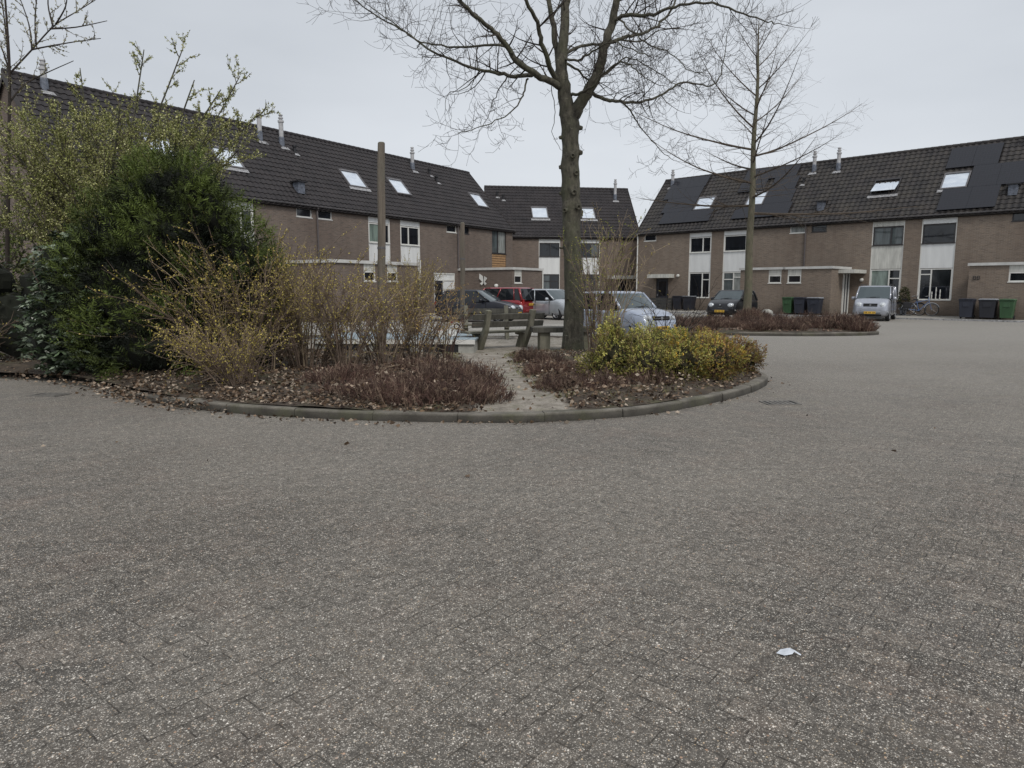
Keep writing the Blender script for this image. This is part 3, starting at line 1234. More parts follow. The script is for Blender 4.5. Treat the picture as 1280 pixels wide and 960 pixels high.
# ---- right wing
BR, TR_ = M['brick_r'], M['tile_r']
rA = house('R', 0.0, 6.42, 'leftmost house of the right terrace, solar panels around its skylight', brick=BR, tile=TR_,
           cols=[(4.31, 5.99, {'low': ('white', ['glass', 'glass'], (0.64,), ((1, 0.72),))})], minis=[(0.62, 1.62, 'white')],
           sky=[(3.75, 5.1, {'apron': False})], flues=[(0.75, 0.88)],
           solars=[(0.75, 2.25, 0.785, 0.98), (2.25, 3.75, 0.785, 0.98), (0.75, 2.25, 0.59, 0.785), (2.25, 3.7, 0.59, 0.785), (1.2, 3.7, 0.335, 0.59), (1.5, 3.5, 0.13, 0.335), (3.5, 5.45, 0.13, 0.335)],
           doors=[{'a': 1.72, 'b': 2.72, 'top': 2.28, 'frame': 'darkframe', 'canopy': (1.42, 3.2)}], left_end=True,
           pipes=[(0.1, 0.3, 'white')])
lamp_wall(rA, 3.55, 0, 2.45, True)
rB = house('R', 6.42, 12.37, 'house directly behind the slim bare tree, with solar panels and a flat shed', brick=BR, tile=TR_,
           cols=[(6.87, 8.52, {'low': ('white', ['glass_mid', 'glass_net'], (0.48,), ((0, 0.72), (1, 0.8))), 'up': ('white', ['glass'], (), ())})],
           minis=[(11.33, 12.3, 'white', 'glass_net')],
           exts=[(9.64, 12.365, 3.0, [(11.42, 12.2)])], pipes=[(12.33, 2.8)],
           sky=[(7.6, 8.85, {'apron': False})], flues=[(11.3, 0.86)], vents=[(10.98, 0.66)],
           solars=[(6.6, 8.45, 0.785, 0.98), (8.45, 10.3, 0.785, 0.98), (6.6, 8.45, 0.59, 0.785), (8.9, 10.6, 0.565, 0.785), (8.9, 10.75, 0.345, 0.565), (7.1, 8.95, 0.13, 0.335), (8.95, 10.9, 0.13, 0.345)])
rC = house('R', 12.37, 18.26, 'house right of the slim bare tree, its skylight propped open', brick=BR, tile=TR_,
           cols=[(16.14, 17.83, DK)], minis=[(12.66, 13.55)],
           exts=[(12.375, 15.07, 3.0, [(12.57, 13.37)])],
           sky=[(15.45, 16.9, {'opened': True, 'frame': M['darkframe']})], flues=[(12.85, 0.84)], vents=[(12.85, 0.235, True)])
# entrance in the side of the shed
mb = MB()
mb.box(15.07 - 12.37 + 0.001, 15.07 - 12.37 + 0.9, -2.0, -0.02, 2.42, 2.62)
mb.build('canopy', M['panel_old'], rC)
mb = MB()
for y in (-1.15, -0.75, -0.3):
    mb.box(2.705, 2.78, y - 0.05, y + 0.05, 0.05, 2.4)
mb.build('door_frame', M['white'], rC)
mb = MB()
mb.box(2.703, 2.74, -1.1, -0.8, 0.05, 2.4)
mb.box(2.703, 2.74, -0.7, -0.35, 0.05, 2.4)
mb.build('door', M['dooryellow'], rC)
lamp_wall(rC, 15.75 - 12.37, 0, 2.05, True)
rD = house('R', 18.26, 24.3, 'rightmost house of the right terrace, candlesticks in its window and solar panels above', brick=BR, tile=TR_,
           cols=[(18.69, 20.38, {'up': ('darkframe', ['glass'], (), ()), 'low': ('white', ['glass', 'glass'], (0.36,), ((0, 0.82),))})], minis=[(22.8, 23.8)],
           exts=[(21.7, 24.29, 3.0, [(23.35, 24.15)])], pipes=[(24.22, 2.8)],
           sky=[(19.1, 20.4)], flues=[(22.9, 0.84)], vents=[(23.2, 0.66), (22.6, 0.25, True)],
           solars=[(19.05, 20.3, 0.64, 0.94), (20.3, 21.55, 0.64, 0.94), (20.45, 21.75, 0.335, 0.64), (21.75, 23.0, 0.335, 0.64), (19.3, 20.7, 0.04, 0.335), (20.7, 22.0, 0.04, 0.335)],
           right_end=True)
# things on the wall of the rightmost house
lamp_wall(rD, 21.25 - 18.26, 0, 2.05)
cand = MB()
for i, (x, hh) in enumerate(((19.42, 0.38), (19.62, 0.62), (19.82, 0.5))):
    cand.lathe([(0.05, 0), (0.02, 0.04), (0.035, hh * 0.3), (0.018, hh * 0.5), (0.035, hh * 0.7), (0.02, hh)], 8, (x - 18.26 + 0.0, 0.015, 1.0))
cand.build('candlesticks', M['white'], rD)
num = MB()
for x in (21.9, 22.06):
    dx = x - 18.26
    num.box(dx, dx + 0.11, -3.025, -3.002, 1.98, 2.16)
    num.box(dx + 0.03, dx + 0.08, -3.028, -3.0, 2.09, 2.13, 1)
    num.box(dx + 0.03, dx + 0.08, -3.028, -3.0, 2.01, 2.05, 1)
num.build('house_number', [M['black'], BR], rD)

# ---- middle block
mA = house('M', -1.6, 4.52, 'left half of the middle house block, white bay next to the big bare tree trunk',
           cols=[(2.09, 3.77, {'up': ('darkframe', ['glass', 'glass'], (0.55,), ()), 'low': ('darkframe', ['glass_mid', 'glass'], (0.55,), ((0, 0.7), (1, 0.7)))})],
           sky=[(1.79, 3.1, {'glass': 'skyglass'})], vents=[(-0.75, 0.80), (-0.3, 0.74)], left_end=True)
mB = house('M', 4.52, 10.12, 'right half of the middle house block, with its own flue and a white door canopy',
           cols=[(5.32, 6.95, {'up': ('darkframe', ['glass', 'glass_mid'], (0.55,), ()), 'low': ('darkframe', ['glass'], (0.55,), ())})],
           sky=[(5.75, 6.92)], flues=[(8.95, 0.78)], right_end=True, pipes=[(10.0, 0.2, 'white')],
           doors=[{'a': 8.5, 'b': 9.5, 'top': 2.25, 'frame': 'darkframe', 'canopy': (7.5, 10.0)}])

# ---- left wing
lA = house('L', 14.72, 20.76, 'last house of the left terrace, dark framed window over wooden slats',
           minis=[(15.0, 15.85)], extra_holes=[(18.34, 19.97, 2.9, 5.42)],
           exts=[(14.74, 18.05, 4.1, [(14.95, 15.75)])],
           sky=[(18.55, 19.78, {'apron': False})], vents=[(15.75, 0.80), (15.95, 0.69)], right_end=True)
f = window(lA, 18.36 - 14.72, 19.95 - 14.72, 3.88, 5.4, 0.02, 'darkframe', ['glass_mid', 'glass_net'], (0.42,), ())
sl = MB()
for i in range(6):
    z = 2.92 + i * 0.157
    sl.box(18.36 - 14.72, 19.95 - 14.72, 0.02, 0.06, z, z + 0.125)
sl.box(18.36 - 14.72, 19.95 - 14.72, 0.06, 0.08, 2.9, 3.85, 1)
sl.build('wood_slats', [M['slat'], M['fascia']], lA)
wt = MB()
wt.tube([(3.33, -4.16, 2.7), (3.33, -4.16, 0.1)], 0.04, 8)
wt.build('downpipe', M['white'], lA)
lB = house('L', 9.14, 14.72, 'house with the white framed porch in the left terrace, behind the short wooden post',
           cols=[(9.57, 11.22, {'up': ('white', ['glass', 'glass'], (0.42,), ()), 'low': ('white', ['glass', 'glass'], (0.5,), ())})],
           minis=[(13.65, 14.6, 'white')], pipes=[(14.66, 2.8)],
           doors=[{'a': 12.4, 'b': 14.4, 'top': 2.5, 'split': 0.45, 'trans': True, 'colour': 'dooryellow'}],
           sky=[(10.75, 12.0, {'apron': False})], flues=[(14.3, 0.84)])
lC = house('L', 3.58, 9.14, 'house behind the tall wooden post, flat shed with white panels in front',
           cols=[(7.12, 8.76, {'up': ('white', ['glass_green', 'glass'], (0.62,), ()), 'low': ('white', ['glass', 'glass'], (0.5,), ())})],
           minis=[(3.73, 4.63, 'trim')], exts=[(3.585, 6.4, 4.1, [(4.25, 4.95)])], pipes=[(3.63, 2.8)],
           sky=[(7.1, 8.45)], flues=[(4.2, 0.80)], vents=[(4.75, 0.72)])
mb = MB()
mb.box(6.4 - 3.58 + 0.045, 6.4 - 3.58 + 0.12, -4.2, -4.1, 1.9, 2.95)
mb.build('corner_trim', M['white'], lC)
lD = house('L', -2.02, 3.58, 'house with a box vent in the left terrace, half hidden by the budding shrubs',
           cols=[(-1.6, 0.05)], minis=[(2.43, 3.36, 'trim')], exts=[(0.85, 3.575, 4.1, [(2.75, 3.48)])],
           sky=[(-0.62, 0.66)], flues=[(2.95, 0.82)], vents=[(3.2, 0.2, True)])
lE = house('L', -7.8, -2.02, 'leftmost house of the left terrace, its brick gable showing behind the budding tree',
           cols=[(-4.1, -2.45)], sky=[(-3.75, -2.55)], flues=[(-6.65, 0.9)], left_end=True)
# ------------------------------------------------------------------ vegetation
def bark_mat(name, c1, c2, c3=None, scale=9, stretch=0.25, moss=0.0, bs=0.6):
    t = NT(name)
    p = t.coord('Object')
    v = t.mapping(p, scale=(1, 1, stretch))
    n = t.noise(v, scale, 6, 0.7)
    c = t.ramp(n, [(0.3, c1), (0.7, c2)])
    n2 = t.noise(p, 2.2, 5, 0.7)
    if c3:
        c = t.mix(t.ramp(n2, [(0.45, 0.0), (0.65, 0.8)]), c, c3)
    n4 = t.noise(t.mapping(p, scale=(1, 1, 3.5)), 7, 3, 0.7)
    c = t.mix(t.ramp(n4, [(0.62, 0.0), (0.72, moss)]), c, rgb(140, 138, 124))
    t.out(c, 0.92, t.bump(n, bs, 0.02))
    return t.m


M['bark'] = bark_mat('grey_green_bark', rgb(34, 32, 28), rgb(100, 96, 84), rgb(76, 78, 60), 13, 0.45, 0.5, 1.6)
M['bark2'] = bark_mat('slim_tree_bark', rgb(74, 70, 58), rgb(112, 106, 90), rgb(92, 94, 74), 10, 0.35, 0.3)
M['twig'] = simple('dark_twigs', rgb(52, 45, 40), 0.9, 0.2, 2)
M['twig2'] = simple('brown_twigs', rgb(84, 74, 64), 0.9, 0.2, 2)
M['stem'] = simple('tan_brown_stems', rgb(116, 100, 87), 0.85, 0.3, 3)
M['stem_pale'] = simple('pale_stems', rgb(150, 134, 112), 0.85, 0.25, 3)
M['redtwig'] = simple('red_brown_twigs', rgb(90, 68, 60), 0.9, 0.35, 4)
M['redtwig2'] = simple('pale_red_brown_twigs', rgb(140, 120, 104), 0.9, 0.3, 4)


def leaf_mat(name, rough=0.6, trans=0.3, spec=0.3):
    t = NT(name)
    at = t.n.new('ShaderNodeAttribute')
    at.attribute_name = 'tint'
    t.link(at.outputs['Color'], t.b.inputs['Base Color'])
    t.b.inputs['Roughness'].default_value = rough
    t.b.inputs['Specular IOR Level'].default_value = spec
    if trans > 0:
        tr = t.n.new('ShaderNodeBsdfTranslucent')
        t.link(at.outputs['Color'], tr.inputs['Color'])
        mx = t.n.new('ShaderNodeMixShader')
        mx.inputs[0].default_value = trans
        t.link(t.b.outputs[0], mx.inputs[1])
        t.link(tr.outputs[0], mx.inputs[2])
        t.link(mx.outputs[0], t.n['Material Output'].inputs[0])
    return t.m


M['leaf'] = leaf_mat('leaf_tint', 0.6, 0.25)
M['leaf_gloss'] = leaf_mat('glossy_leaf_tint', 0.32, 0.1, 0.5)
M['litter'] = leaf_mat('dead_leaf_tint', 0.8, 0.1, 0.2)
RNG = np.random.default_rng(11)


def unit(a):
    return a / (np.linalg.norm(a, axis=1, keepdims=True) + 1e-9)


def leaves(name, P, D, length, width, cols, mat, parent=None, fold=0.0, smooth=False):
    """leaf-shaped quads. P base points, D directions, length and width per leaf, cols per leaf"""
    n = len(P)
    P = np.asarray(P, dtype=np.float64)
    D = unit(np.asarray(D, dtype=np.float64))
    length = np.broadcast_to(np.asarray(length, dtype=np.float64), (n,))[:, None]
    width = np.broadcast_to(np.asarray(width, dtype=np.float64), (n,))[:, None]
    r = RNG.normal(size=(n, 3))
    S = unit(np.cross(D, r))
    Nn = np.cross(D, S)
    V = np.empty((n, 4, 3))
    V[:, 0] = P
    V[:, 1] = P + D * length * 0.45 + S * width * 0.5 + Nn * length * fold
    V[:, 2] = P + D * length
    V[:, 3] = P + D * length * 0.45 - S * width * 0.5 + Nn * length * fold
    me = bpy.data.meshes.new(name)
    me.vertices.add(n * 4)
    me.vertices.foreach_set('co', V.ravel())
    me.loops.add(n * 4)
    me.loops.foreach_set('vertex_index', np.arange(n * 4, dtype=np.int32))
    me.polygons.add(n)
    me.polygons.foreach_set('loop_start', np.arange(0, n * 4, 4, dtype=np.int32))
    me.update(calc_edges=True)
    ca = me.color_attributes.new('tint', 'FLOAT_COLOR', 'POINT')
    c4 = np.ones((n, 4, 4), dtype=np.float32)
    c4[:, :, :3] = np.asarray(cols)[:, None, :]
    ca.data.foreach_set('color', c4.ravel())
    me.materials.append(mat)
    o = bpy.data.objects.new(name, me)
    COL.objects.link(o)
    if parent is not None:
        o.parent = parent
    return o


def palette(n, cols, jitter=0.18, weights=None):
    C = np.array([c[:3] for c in cols])
    w = None if weights is None else np.array(weights) / sum(weights)
    idx = RNG.choice(len(C), size=n, p=w)
    k = 1 + RNG.normal(size=(n, 1)) * jitter
    return np.clip(C[idx] * k, 0.003, 1)


def nz3(P, s, o=0.0):
    return np.array([mnoise.noise(Vector((p[0] * s + o, p[1] * s, p[2] * s))) for p in P])


def rv(s=1.0):
    return Vector((random.gauss(0, s), random.gauss(0, s), random.gauss(0, s)))


# ---- the big bare tree
class TreeB:
    def __init__(s):
        s.trunk = MB()
        s.limb = MB()
        s.twig = MB()
        s.tips = []

    def twigs(s, p, d, L, r, lvl, up=0.12, wig=0.35, kids=3, sides=3):
        """a curving twig that forks again"""
        n = 5 if lvl > 0 else 4
        pts = [Vector(p)]
        d = Vector(d).normalized()
        w = rv(0.5)
        for i in range(n):
            w = (w + rv(0.45)) * 0.75
            d = (d + w * wig + Vector((0, 0, up))).normalized()
            pts.append(pts[-1] + d * (L / n))
        rad = [max(r * (1 - 0.75 * i / n), 0.0032) for i in range(n + 1)]
        (s.limb if r > 0.02 else s.twig).tube(pts, rad, 5 if r > 0.02 else sides, cap=False)
        s.tips.append(pts[-1])
        if lvl <= 0:
            return
        for k in range(kids):
            i = random.randint(1, n)
            a = pts[i]
            dd = (pts[i] - pts[i - 1]).normalized()
            side = dd.cross(rv(1)).normalized()
            nd = (dd * random.uniform(0.3, 0.9) + side * random.uniform(0.6, 1.0))
            s.twigs(a, nd, L * random.uniform(0.4, 0.72), rad[i] * 0.62, lvl - 1, up, wig, kids, sides)


def limb_from(tb, pts, r0, r1, density=5.0, lvl=2, twl=(0.5, 1.1), sub=4, up=0.1, wig=0.35, tw0=0.15):
    P = catmull([tuple(q) for q in pts], sub, closed=False)
    P = [Vector(q) + rv(0.012) for q in P]
    n = len(P)
    rad = [r0 + (r1 - r0) * (i / (n - 1)) ** 0.8 for i in range(n)]
    (tb.trunk if r0 > 0.12 else tb.limb).tube(P, rad, 12 if r0 > 0.12 else 7)
    tot = 0
    for i in range(1, n):
        seg = (P[i] - P[i - 1]).length
        tot += seg
        if i / n < tw0:
            continue
        for k in range(int(seg * density * 0.75 + random.random())):
            q = P[i - 1].lerp(P[i], random.random())
            d = (P[i] - P[i - 1]).normalized()
            side = d.cross(rv(1)).normalized()
            tb.twigs(q, d * random.uniform(0.2, 0.8) + side, random.uniform(*twl), min(rad[i] * 0.5, 0.02), lvl, up, wig)
    tb.twigs(P[-1], P[-1] - P[-2], 0.6, r1 * 0.9, lvl, up, wig)
    return P


KNOTS = ((721, 258, 0.6, 1), (727, 264, 1.0, 1), (709, 262, -0.6, 0.8), (722, 216, 0.4, 0.9), (715, 195, 0.1, 0.8), (723, 158, 1.0, 0.7), (703, 170, -1.0, 0.6), (704, 207, -1.0, 0.7), (704, 240, -1, 0.6), (703, 308, -1.0, 0.4), (725, 190, 0.9, 0.8), (709, 372, -0.4, 0.3), (715, 240, 0.2, 1.0))


def big_tree():
    Y0 = 15.74
    tb = TreeB()
    root = empty('bare_tree', (1.36, Y0, 0.12), 0, 'thick bare tree with pruning knots on its trunk beside the sandy track', 'tree')

    def q(x, y, dY=0.0):
        return pd(x, y, Y0 + dY) - Vector((1.36, Y0, 0.12))
    # trunk with flare
    pts = [(716.5, 452), (716.5, 440), (717, 415), (717.5, 380), (717, 340), (715, 300), (713.5, 262), (713.5, 230), (713, 195), (713, 165), (711, 140)]
    rr = [0.33, 0.265, 0.232, 0.215, 0.20, 0.193, 0.19, 0.20, 0.178, 0.18, 0.20]
    P = [q(*a) for a in pts]
    KN = []
    for (x, y, sx, sz) in KNOTS:
        KN.append((q(713.5, y).z, math.asin(max(-1, min(1, sx))) - math.pi / 2, 0.24 * sz))
    n = 28
    PP, RR = [], []
    for i in range(len(P) - 1):
        for k in range(9):
            t = k / 9
            PP.append(P[i].lerp(P[i + 1], t))
            RR.append(rr[i] + (rr[i + 1] - rr[i]) * t)
    PP.append(P[-1])
    RR.append(rr[-1])
    o = len(tb.trunk.v)
    for i, (c, r) in enumerate(zip(PP, RR)):
        for j in range(n):
            t = 2 * math.pi * j / n
            w = 1 + 0.09 * mnoise.noise(Vector((math.cos(t) * 1.2, math.sin(t) * 1.2, c.z * 1.4)))
            w += 0.045 * mnoise.noise(Vector((math.cos(t) * 5, math.sin(t) * 5, c.z * 6)))
            for kz, ka, ks in KN:
                da = (t - ka + math.pi) % (2 * math.pi) - math.pi
                w += ks * math.exp(-((c.z - kz) / 0.12) ** 2 - (da / 0.7) ** 2)
            tb.trunk.v.append((c.x + math.cos(t) * r * w, c.y + math.sin(t) * r * w, c.z))
    for i in range(len(PP) - 1):
        for j in range(n):
            tb.trunk.f.append([o + i * n + j, o + i * n + (j + 1) % n, o + (i + 1) * n + (j + 1) % n, o + (i + 1) * n + j])
            tb.trunk.mi.append(0)
    # knots: collars round old pruning cuts
    kn = MB()
    for (x, y, sx, sz) in KNOTS:
        c = q(713.5, y)
        ang = math.asin(max(-1, min(1, sx))) - math.pi / 2
        d = Vector((math.cos(ang), math.sin(ang), -0.15)).normalized()
        b = c + d * (0.15 + 0.035 * sz)
        s = 0.055 * sz
        m = d.to_track_quat('Z', 'Y').to_matrix().to_4x4()
        m.translation = b
        prof = [(s * 1.5, -0.02), (s * 1.25, 0.05), (s * 0.95, 0.085), (s * 0.7, 0.085), (s * 0.55, 0.06), (0.002, 0.055)]
        k0 = len(kn.v)
        kn.lathe(prof, 12, cap=False)
        for i in range(k0, len(kn.v)):
            kn.v[i] = tuple(m @ (Vector(kn.v[i]) * 1.0))
    lm = []
    # leaders
    limb_from(tb, [q(711, 145), q(705, 120), q(703, 95), q(703, 60, .1), q(706, 20, .2), q(709, -30, .2), q(706, -110, .3), q(710, -220, .4)], 0.175, 0.05, 4, 2, tw0=0.35)
    limb_from(tb, [q(714, 150), q(724, 132, -.1), q(737, 110, -.2), q(750, 84, -.3), q(758, 52, -.4), q(765, 28, -.4), q(772, -2, -.5), q(784, -70, -.5), q(790, -160, -.6)], 0.15, 0.05, 4, 2, tw0=0.3)
    limb_from(tb, [q(702, 98), q(697, 70, .3), q(692, 35, .4), q(686, 0, .5), q(676, -70, .7)], 0.09, 0.04, 5, 2, tw0=0.3)
    limb_from(tb, [q(700, 106), q(688, 85, -.3), q(678, 55, -.6), q(671, 28, -.8), q(657, 0, -1.1), q(640, -50, -1.4)], 0.065, 0.03, 6, 2)
    limb_from(tb, [q(704, 112), q(690, 103, -.2), q(671, 93, -.5), q(650, 80, -.8), q(634, 58, -1.0), q(618, 40, -1.2), q(599, 24, -1.4), q(571, -2, -1.7), q(550, -30, -2)], 0.085, 0.028, 6, 2)
    limb_from(tb, [q(671, 93, -.5), q(652, 95, -.2), q(636, 94, 0), q(612, 90, .3), q(592, 85, .4), q(565, 75, .6), q(533, 60, .8), q(508, 40, .9), q(475, 23, 1.0), q(440, -1, 1.0)], 0.05, 0.012, 9, 2)
    limb_from(tb, [q(640, 66, -1), q(630, 57, -.7), q(605, 57, -.3), q(572, 59, 0), q(545, 56, .2), q(520, 51, .3), q(500, 34, .4), q(462, 8, .6)], 0.032, 0.01, 9, 2)
    limb_from(tb, [q(660, 97, -.4), q(656, 112, -.7), q(649, 128, -.9), q(636, 143, -1.0), q(614, 153, -1.0), q(590, 162, -1), q(571, 168, -1)], 0.022, 0.006, 10, 2, (0.3, 0.7))
    limb_from(tb, [q(636, 94, 0), q(626, 108, .3), q(618, 126, .5), q(608, 148, .6), q(598, 166, .6)], 0.016, 0.005, 9, 1, (0.3, 0.6))
    limb_from(tb, [q(600, 88, .3), q(592, 100, .5), q(578, 112, .6), q(560, 118, .7), q(556, 140, .8)], 0.014, 0.005, 9, 1, (0.3, 0.7))
    # right side
    limb_from(tb, [q(738, 116, -.2), q(755, 124, 0), q(771, 127, .3), q(790, 128, .5), q(814, 125, .8), q(836, 113, 1.0), q(855, 103, 1.2), q(884, 107, 1.4), q(899, 98, 1.5), q(905, 70, 1.6), q(910, 39, 1.6)], 0.045, 0.007, 7, 2)
    limb_from(tb, [q(777, 127, .3), q(788, 138, .5), q(796, 153, .7), q(812, 172, .9), q(826, 188, 1.0), q(842, 200, 1.1)], 0.022, 0.006, 9, 2, (0.3, 0.8))
    limb_from(tb, [q(765, 27, -.4), q(778, 20, -.6), q(800, 19, -.9), q(822, 17, -1.1), q(850, 6, -1.3), q(892, 4, -1.5), q(929, 18, -1.7), q(958, 26, -1.8), q(975, 30, -1.8)], 0.05, 0.008, 7, 2)
    limb_from(tb, [q(756, 56, -.4), q(772, 50, -.2), q(790, 44, 0), q(806, 41, .2), q(822, 32, .4), q(838, 14, .6), q(848, -8, .8), q(862, -50, 1)], 0.045, 0.018, 7, 2)
    limb_from(tb, [q(704, 68, .1), q(728, 58, .6), q(752, 54, 1.0), q(775, 49, 1.3), q(800, 52, 1.5), q(826, 38, 1.7), q(850, 36, 1.8)], 0.04, 0.008, 7, 2)
    limb_from(tb, [q(706, 74, 0), q(722, 75, -.6), q(740, 64, -1.0), q(764, 52, -1.3), q(785, 60, -1.5), q(810, 70, -1.6)], 0.03, 0.008, 8, 2)
    limb_from(tb, [q(708, 80, 0), q(722, 88, .5), q(738, 100, .9), q(760, 92, 1.2), q(782, 72, 1.4), q(812, 84, 1.6), q(848, 108, 1.7), q(876, 118, 1.8)], 0.03, 0.006, 9, 2)
    limb_from(tb, [q(713, 119), q(726, 116, -.4), q(740, 108, -.7), q(758, 88, -.9), q(776, 78, -1.1), q(792, 84, -1.3), q(806, 98, -1.4), q(830, 108, -1.4)], 0.035, 0.006, 9, 2)
    limb_from(tb, [q(775, 26, -.6), q(790, 40, -.9), q(812, 56, -1.1), q(838, 66, -1.2), q(858, 86, -1.3), q(880, 92, -1.3)], 0.02, 0.006, 9, 2)
    limb_from(tb, [q(696, 80, .2), q(690, 110, .6), q(694, 140, .8), q(690, 165, .9), q(700, 186, .9)], 0.012, 0.005, 6, 1, (0.2, 0.5))
    # above the frame
    for i in range(7):
        a = i * 0.95
        z0 = -40 - 22 * i
        b = q(704 + 2 * i, z0, 0.3)
        e = b + Vector((math.cos(a) * 3.0, math.sin(a) * 3.0, 2.2))
        limb_from(tb, [b, b.lerp(e, 0.3) + Vector((0, 0, .1)), b.lerp(e, 0.7), e], 0.05, 0.01, 3, 2)
    tr = tb.trunk.build('trunk', M['bark'], root, smooth=True)
    kn.build('knots', M['bark'], tr, smooth=True)
    cr = tb.limb.build('branches', M['bark'], root, smooth=True)
    tb.twig.build('twigs', M['twig'], cr)


big_tree()


def pin_oak():
    b = Vector((11.6, 34.95, 0.15))
    root = empty('slim_bare_tree', b, 0, 'slim bare tree with spreading fine twigs in the far planted island', 'tree')
    tb = TreeB()
    H_ = 13.9
    pts = [Vector((0.03 * math.sin(z * 1.3), 0.03 * math.cos(z * 0.9), z)) for z in np.linspace(-0.1, H_, 26)]
    rad = [0.24 if i == 0 else 0.2 * (1 - (i / 25)) ** 0.75 + 0.012 for i in range(26)]
    tb.trunk.tube(pts, rad, 12)
    z = 5.0
    k = 0
    while z < H_ - 0.3:
        f = (z - 5.0) / (H_ - 5.0)
        az = k * 2.4 + random.uniform(-.4, .4)
        L = (7.2 * (1 - f) ** 0.8 + 0.7) * random.uniform(0.65, 1.05)
        el = R(-4 + 58 * f + random.uniform(-6, 8))
        d = Vector((math.cos(az) * math.cos(el), math.sin(az) * math.cos(el), math.sin(el)))
        n = 8
        p = [Vector((0, 0, z))]
        w = Vector((0, 0, 0))
        for i in range(n):
            w = (w + rv(0.3)) * 0.6
            d = (d + w * 0.10 + Vector((0, 0, 0.045))).normalized()
            p.append(p[-1] + d * L / n)
        r0 = 0.014 + 0.010 * L * 0.8 * (1 - 0.4 * f)
        rr = [max(r0 * (1 - i / n * 0.85), 0.005) for i in range(n + 1)]
        tb.limb.tube(p, rr, 5, cap=False)
        for i in range(1, n + 1):
            for m in range(2):
                dd = (p[i] - p[i - 1]).normalized()
                side = dd.cross(Vector((0, 0, 1)))
                side = side.normalized() * random.choice((-1, 1)) + Vector((0, 0, random.uniform(-0.35, 0.3)))
                q = p[i - 1].lerp(p[i], random.random())
                l2 = L * 0.34 * (1 - 0.6 * i / n) + 0.25
                tb.twigs(q, dd * 0.8 + side * 0.8, l2 * random.uniform(.6, 1.2), max(rr[i] * 0.45, 0.005), 1, 0.03, 0.2, 3)
        z += 0.26 + 0.14 * random.random()
        k += 1
    tb.trunk.build('trunk', M['bark2'], root, smooth=True)
    cr = tb.limb.build('branches', M['twig2'], root)
    tb.twig.build('twigs', M['twig2'], cr)


pin_oak()


# ---- trees with opening buds on the left
def budding_tree(name, base, label, stems, leafcols, leafsize, twl=(0.4, 0.9), dens=5, per=3, trunk_r=0.07, mat='bark', nleaf=8, gap=0.05, zthin=99):
    root = empty(name, base, 0, label, 'tree')
    tb = TreeB()
    segs = []
    for st in stems:
        P = [Vector(q) for q in catmull([tuple(s) for s in st['p']], 4, closed=False)]
        n = len(P)
        rad = [st['r'] * (1 - 0.8 * i / (n - 1)) + 0.004 for i in range(n)]
        tb.trunk.tube(P, rad, 8)
        for i in range(1, n):
            if i / n < st.get('t0', 0.2):
                continue
            seg = (P[i] - P[i - 1]).length
            for k in range(int(seg * dens + random.random())):
                q = P[i - 1].lerp(P[i], random.random())
                if q.z > zthin and random.random() < 0.45:
                    continue
                d = (P[i] - P[i - 1]).normalized()
                side = d.cross(rv(1)).normalized()
                L = random.uniform(*twl) * (0.6 if q.z > zthin else 1)
                dd = (d * random.uniform(0.5, 1.1) + side * 0.8 + Vector((0, 0, 0.25))).normalized()
                pp = [q]
                for j in range(5):
                    dd = (dd + rv(0.12) + Vector((0, 0, 0.05))).normalized()
                    pp.append(pp[-1] + dd * L / 5)
                tb.twig.tube(pp, [0.009, 0.008, 0.006, 0.005, 0.004, 0.003], 3, cap=False)
                segs.append(pp)
                for m in range(per):
                    j = random.randint(1, 4)
                    d3 = ((pp[j + 1] - pp[j]).normalized() + rv(0.5)).normalized()
                    ll = L * random.uniform(0.3, 0.6)
                    p3 = [pp[j], pp[j] + d3 * ll * 0.5, pp[j] + d3 * ll + Vector((0, 0, 0.03))]
                    tb.twig.tube(p3, [0.005, 0.004, 0.003], 3, cap=False)
                    segs.append(p3)
    tr = tb.trunk.build('trunk', M[mat], root, smooth=True)
    tb.twig.build('twigs', M['twig2'], tr)
    Pt, Dt = [], []
    for pp in segs:
        for a, b in zip(pp[:-1], pp[1:]):
            L = (b - a).length
            k = max(1, int(L / gap))
            for i in range(k):
                c = a.lerp(b, (i + random.random() * .5) / k)
                for m in range(random.randint(nleaf // 2, nleaf)):
                    Pt.append(c + rv(0.008))
                    Dt.append((b - a).normalized() * 0.5 + rv(0.8))
    n = len(Pt)
    Pt = np.array([tuple(p) for p in Pt])
    Dt = np.array([tuple(p) for p in Dt])
    leaves('crown', Pt, Dt, RNG.uniform(0.6, 1.2, n) * leafsize, RNG.uniform(0.5, 0.8, n) * leafsize, palette(n, leafcols, 0.22), M['leaf'], root)
    return root


GREENS = [rgb(158, 162, 96), rgb(182, 182, 120), rgb(132, 138, 80), rgb(202, 200, 152), rgb(112, 118, 72)]
PALE = [rgb(150, 148, 118), rgb(172, 170, 140), rgb(128, 126, 84), rgb(190, 186, 160)]


def V3(*a):
    return Vector(a)


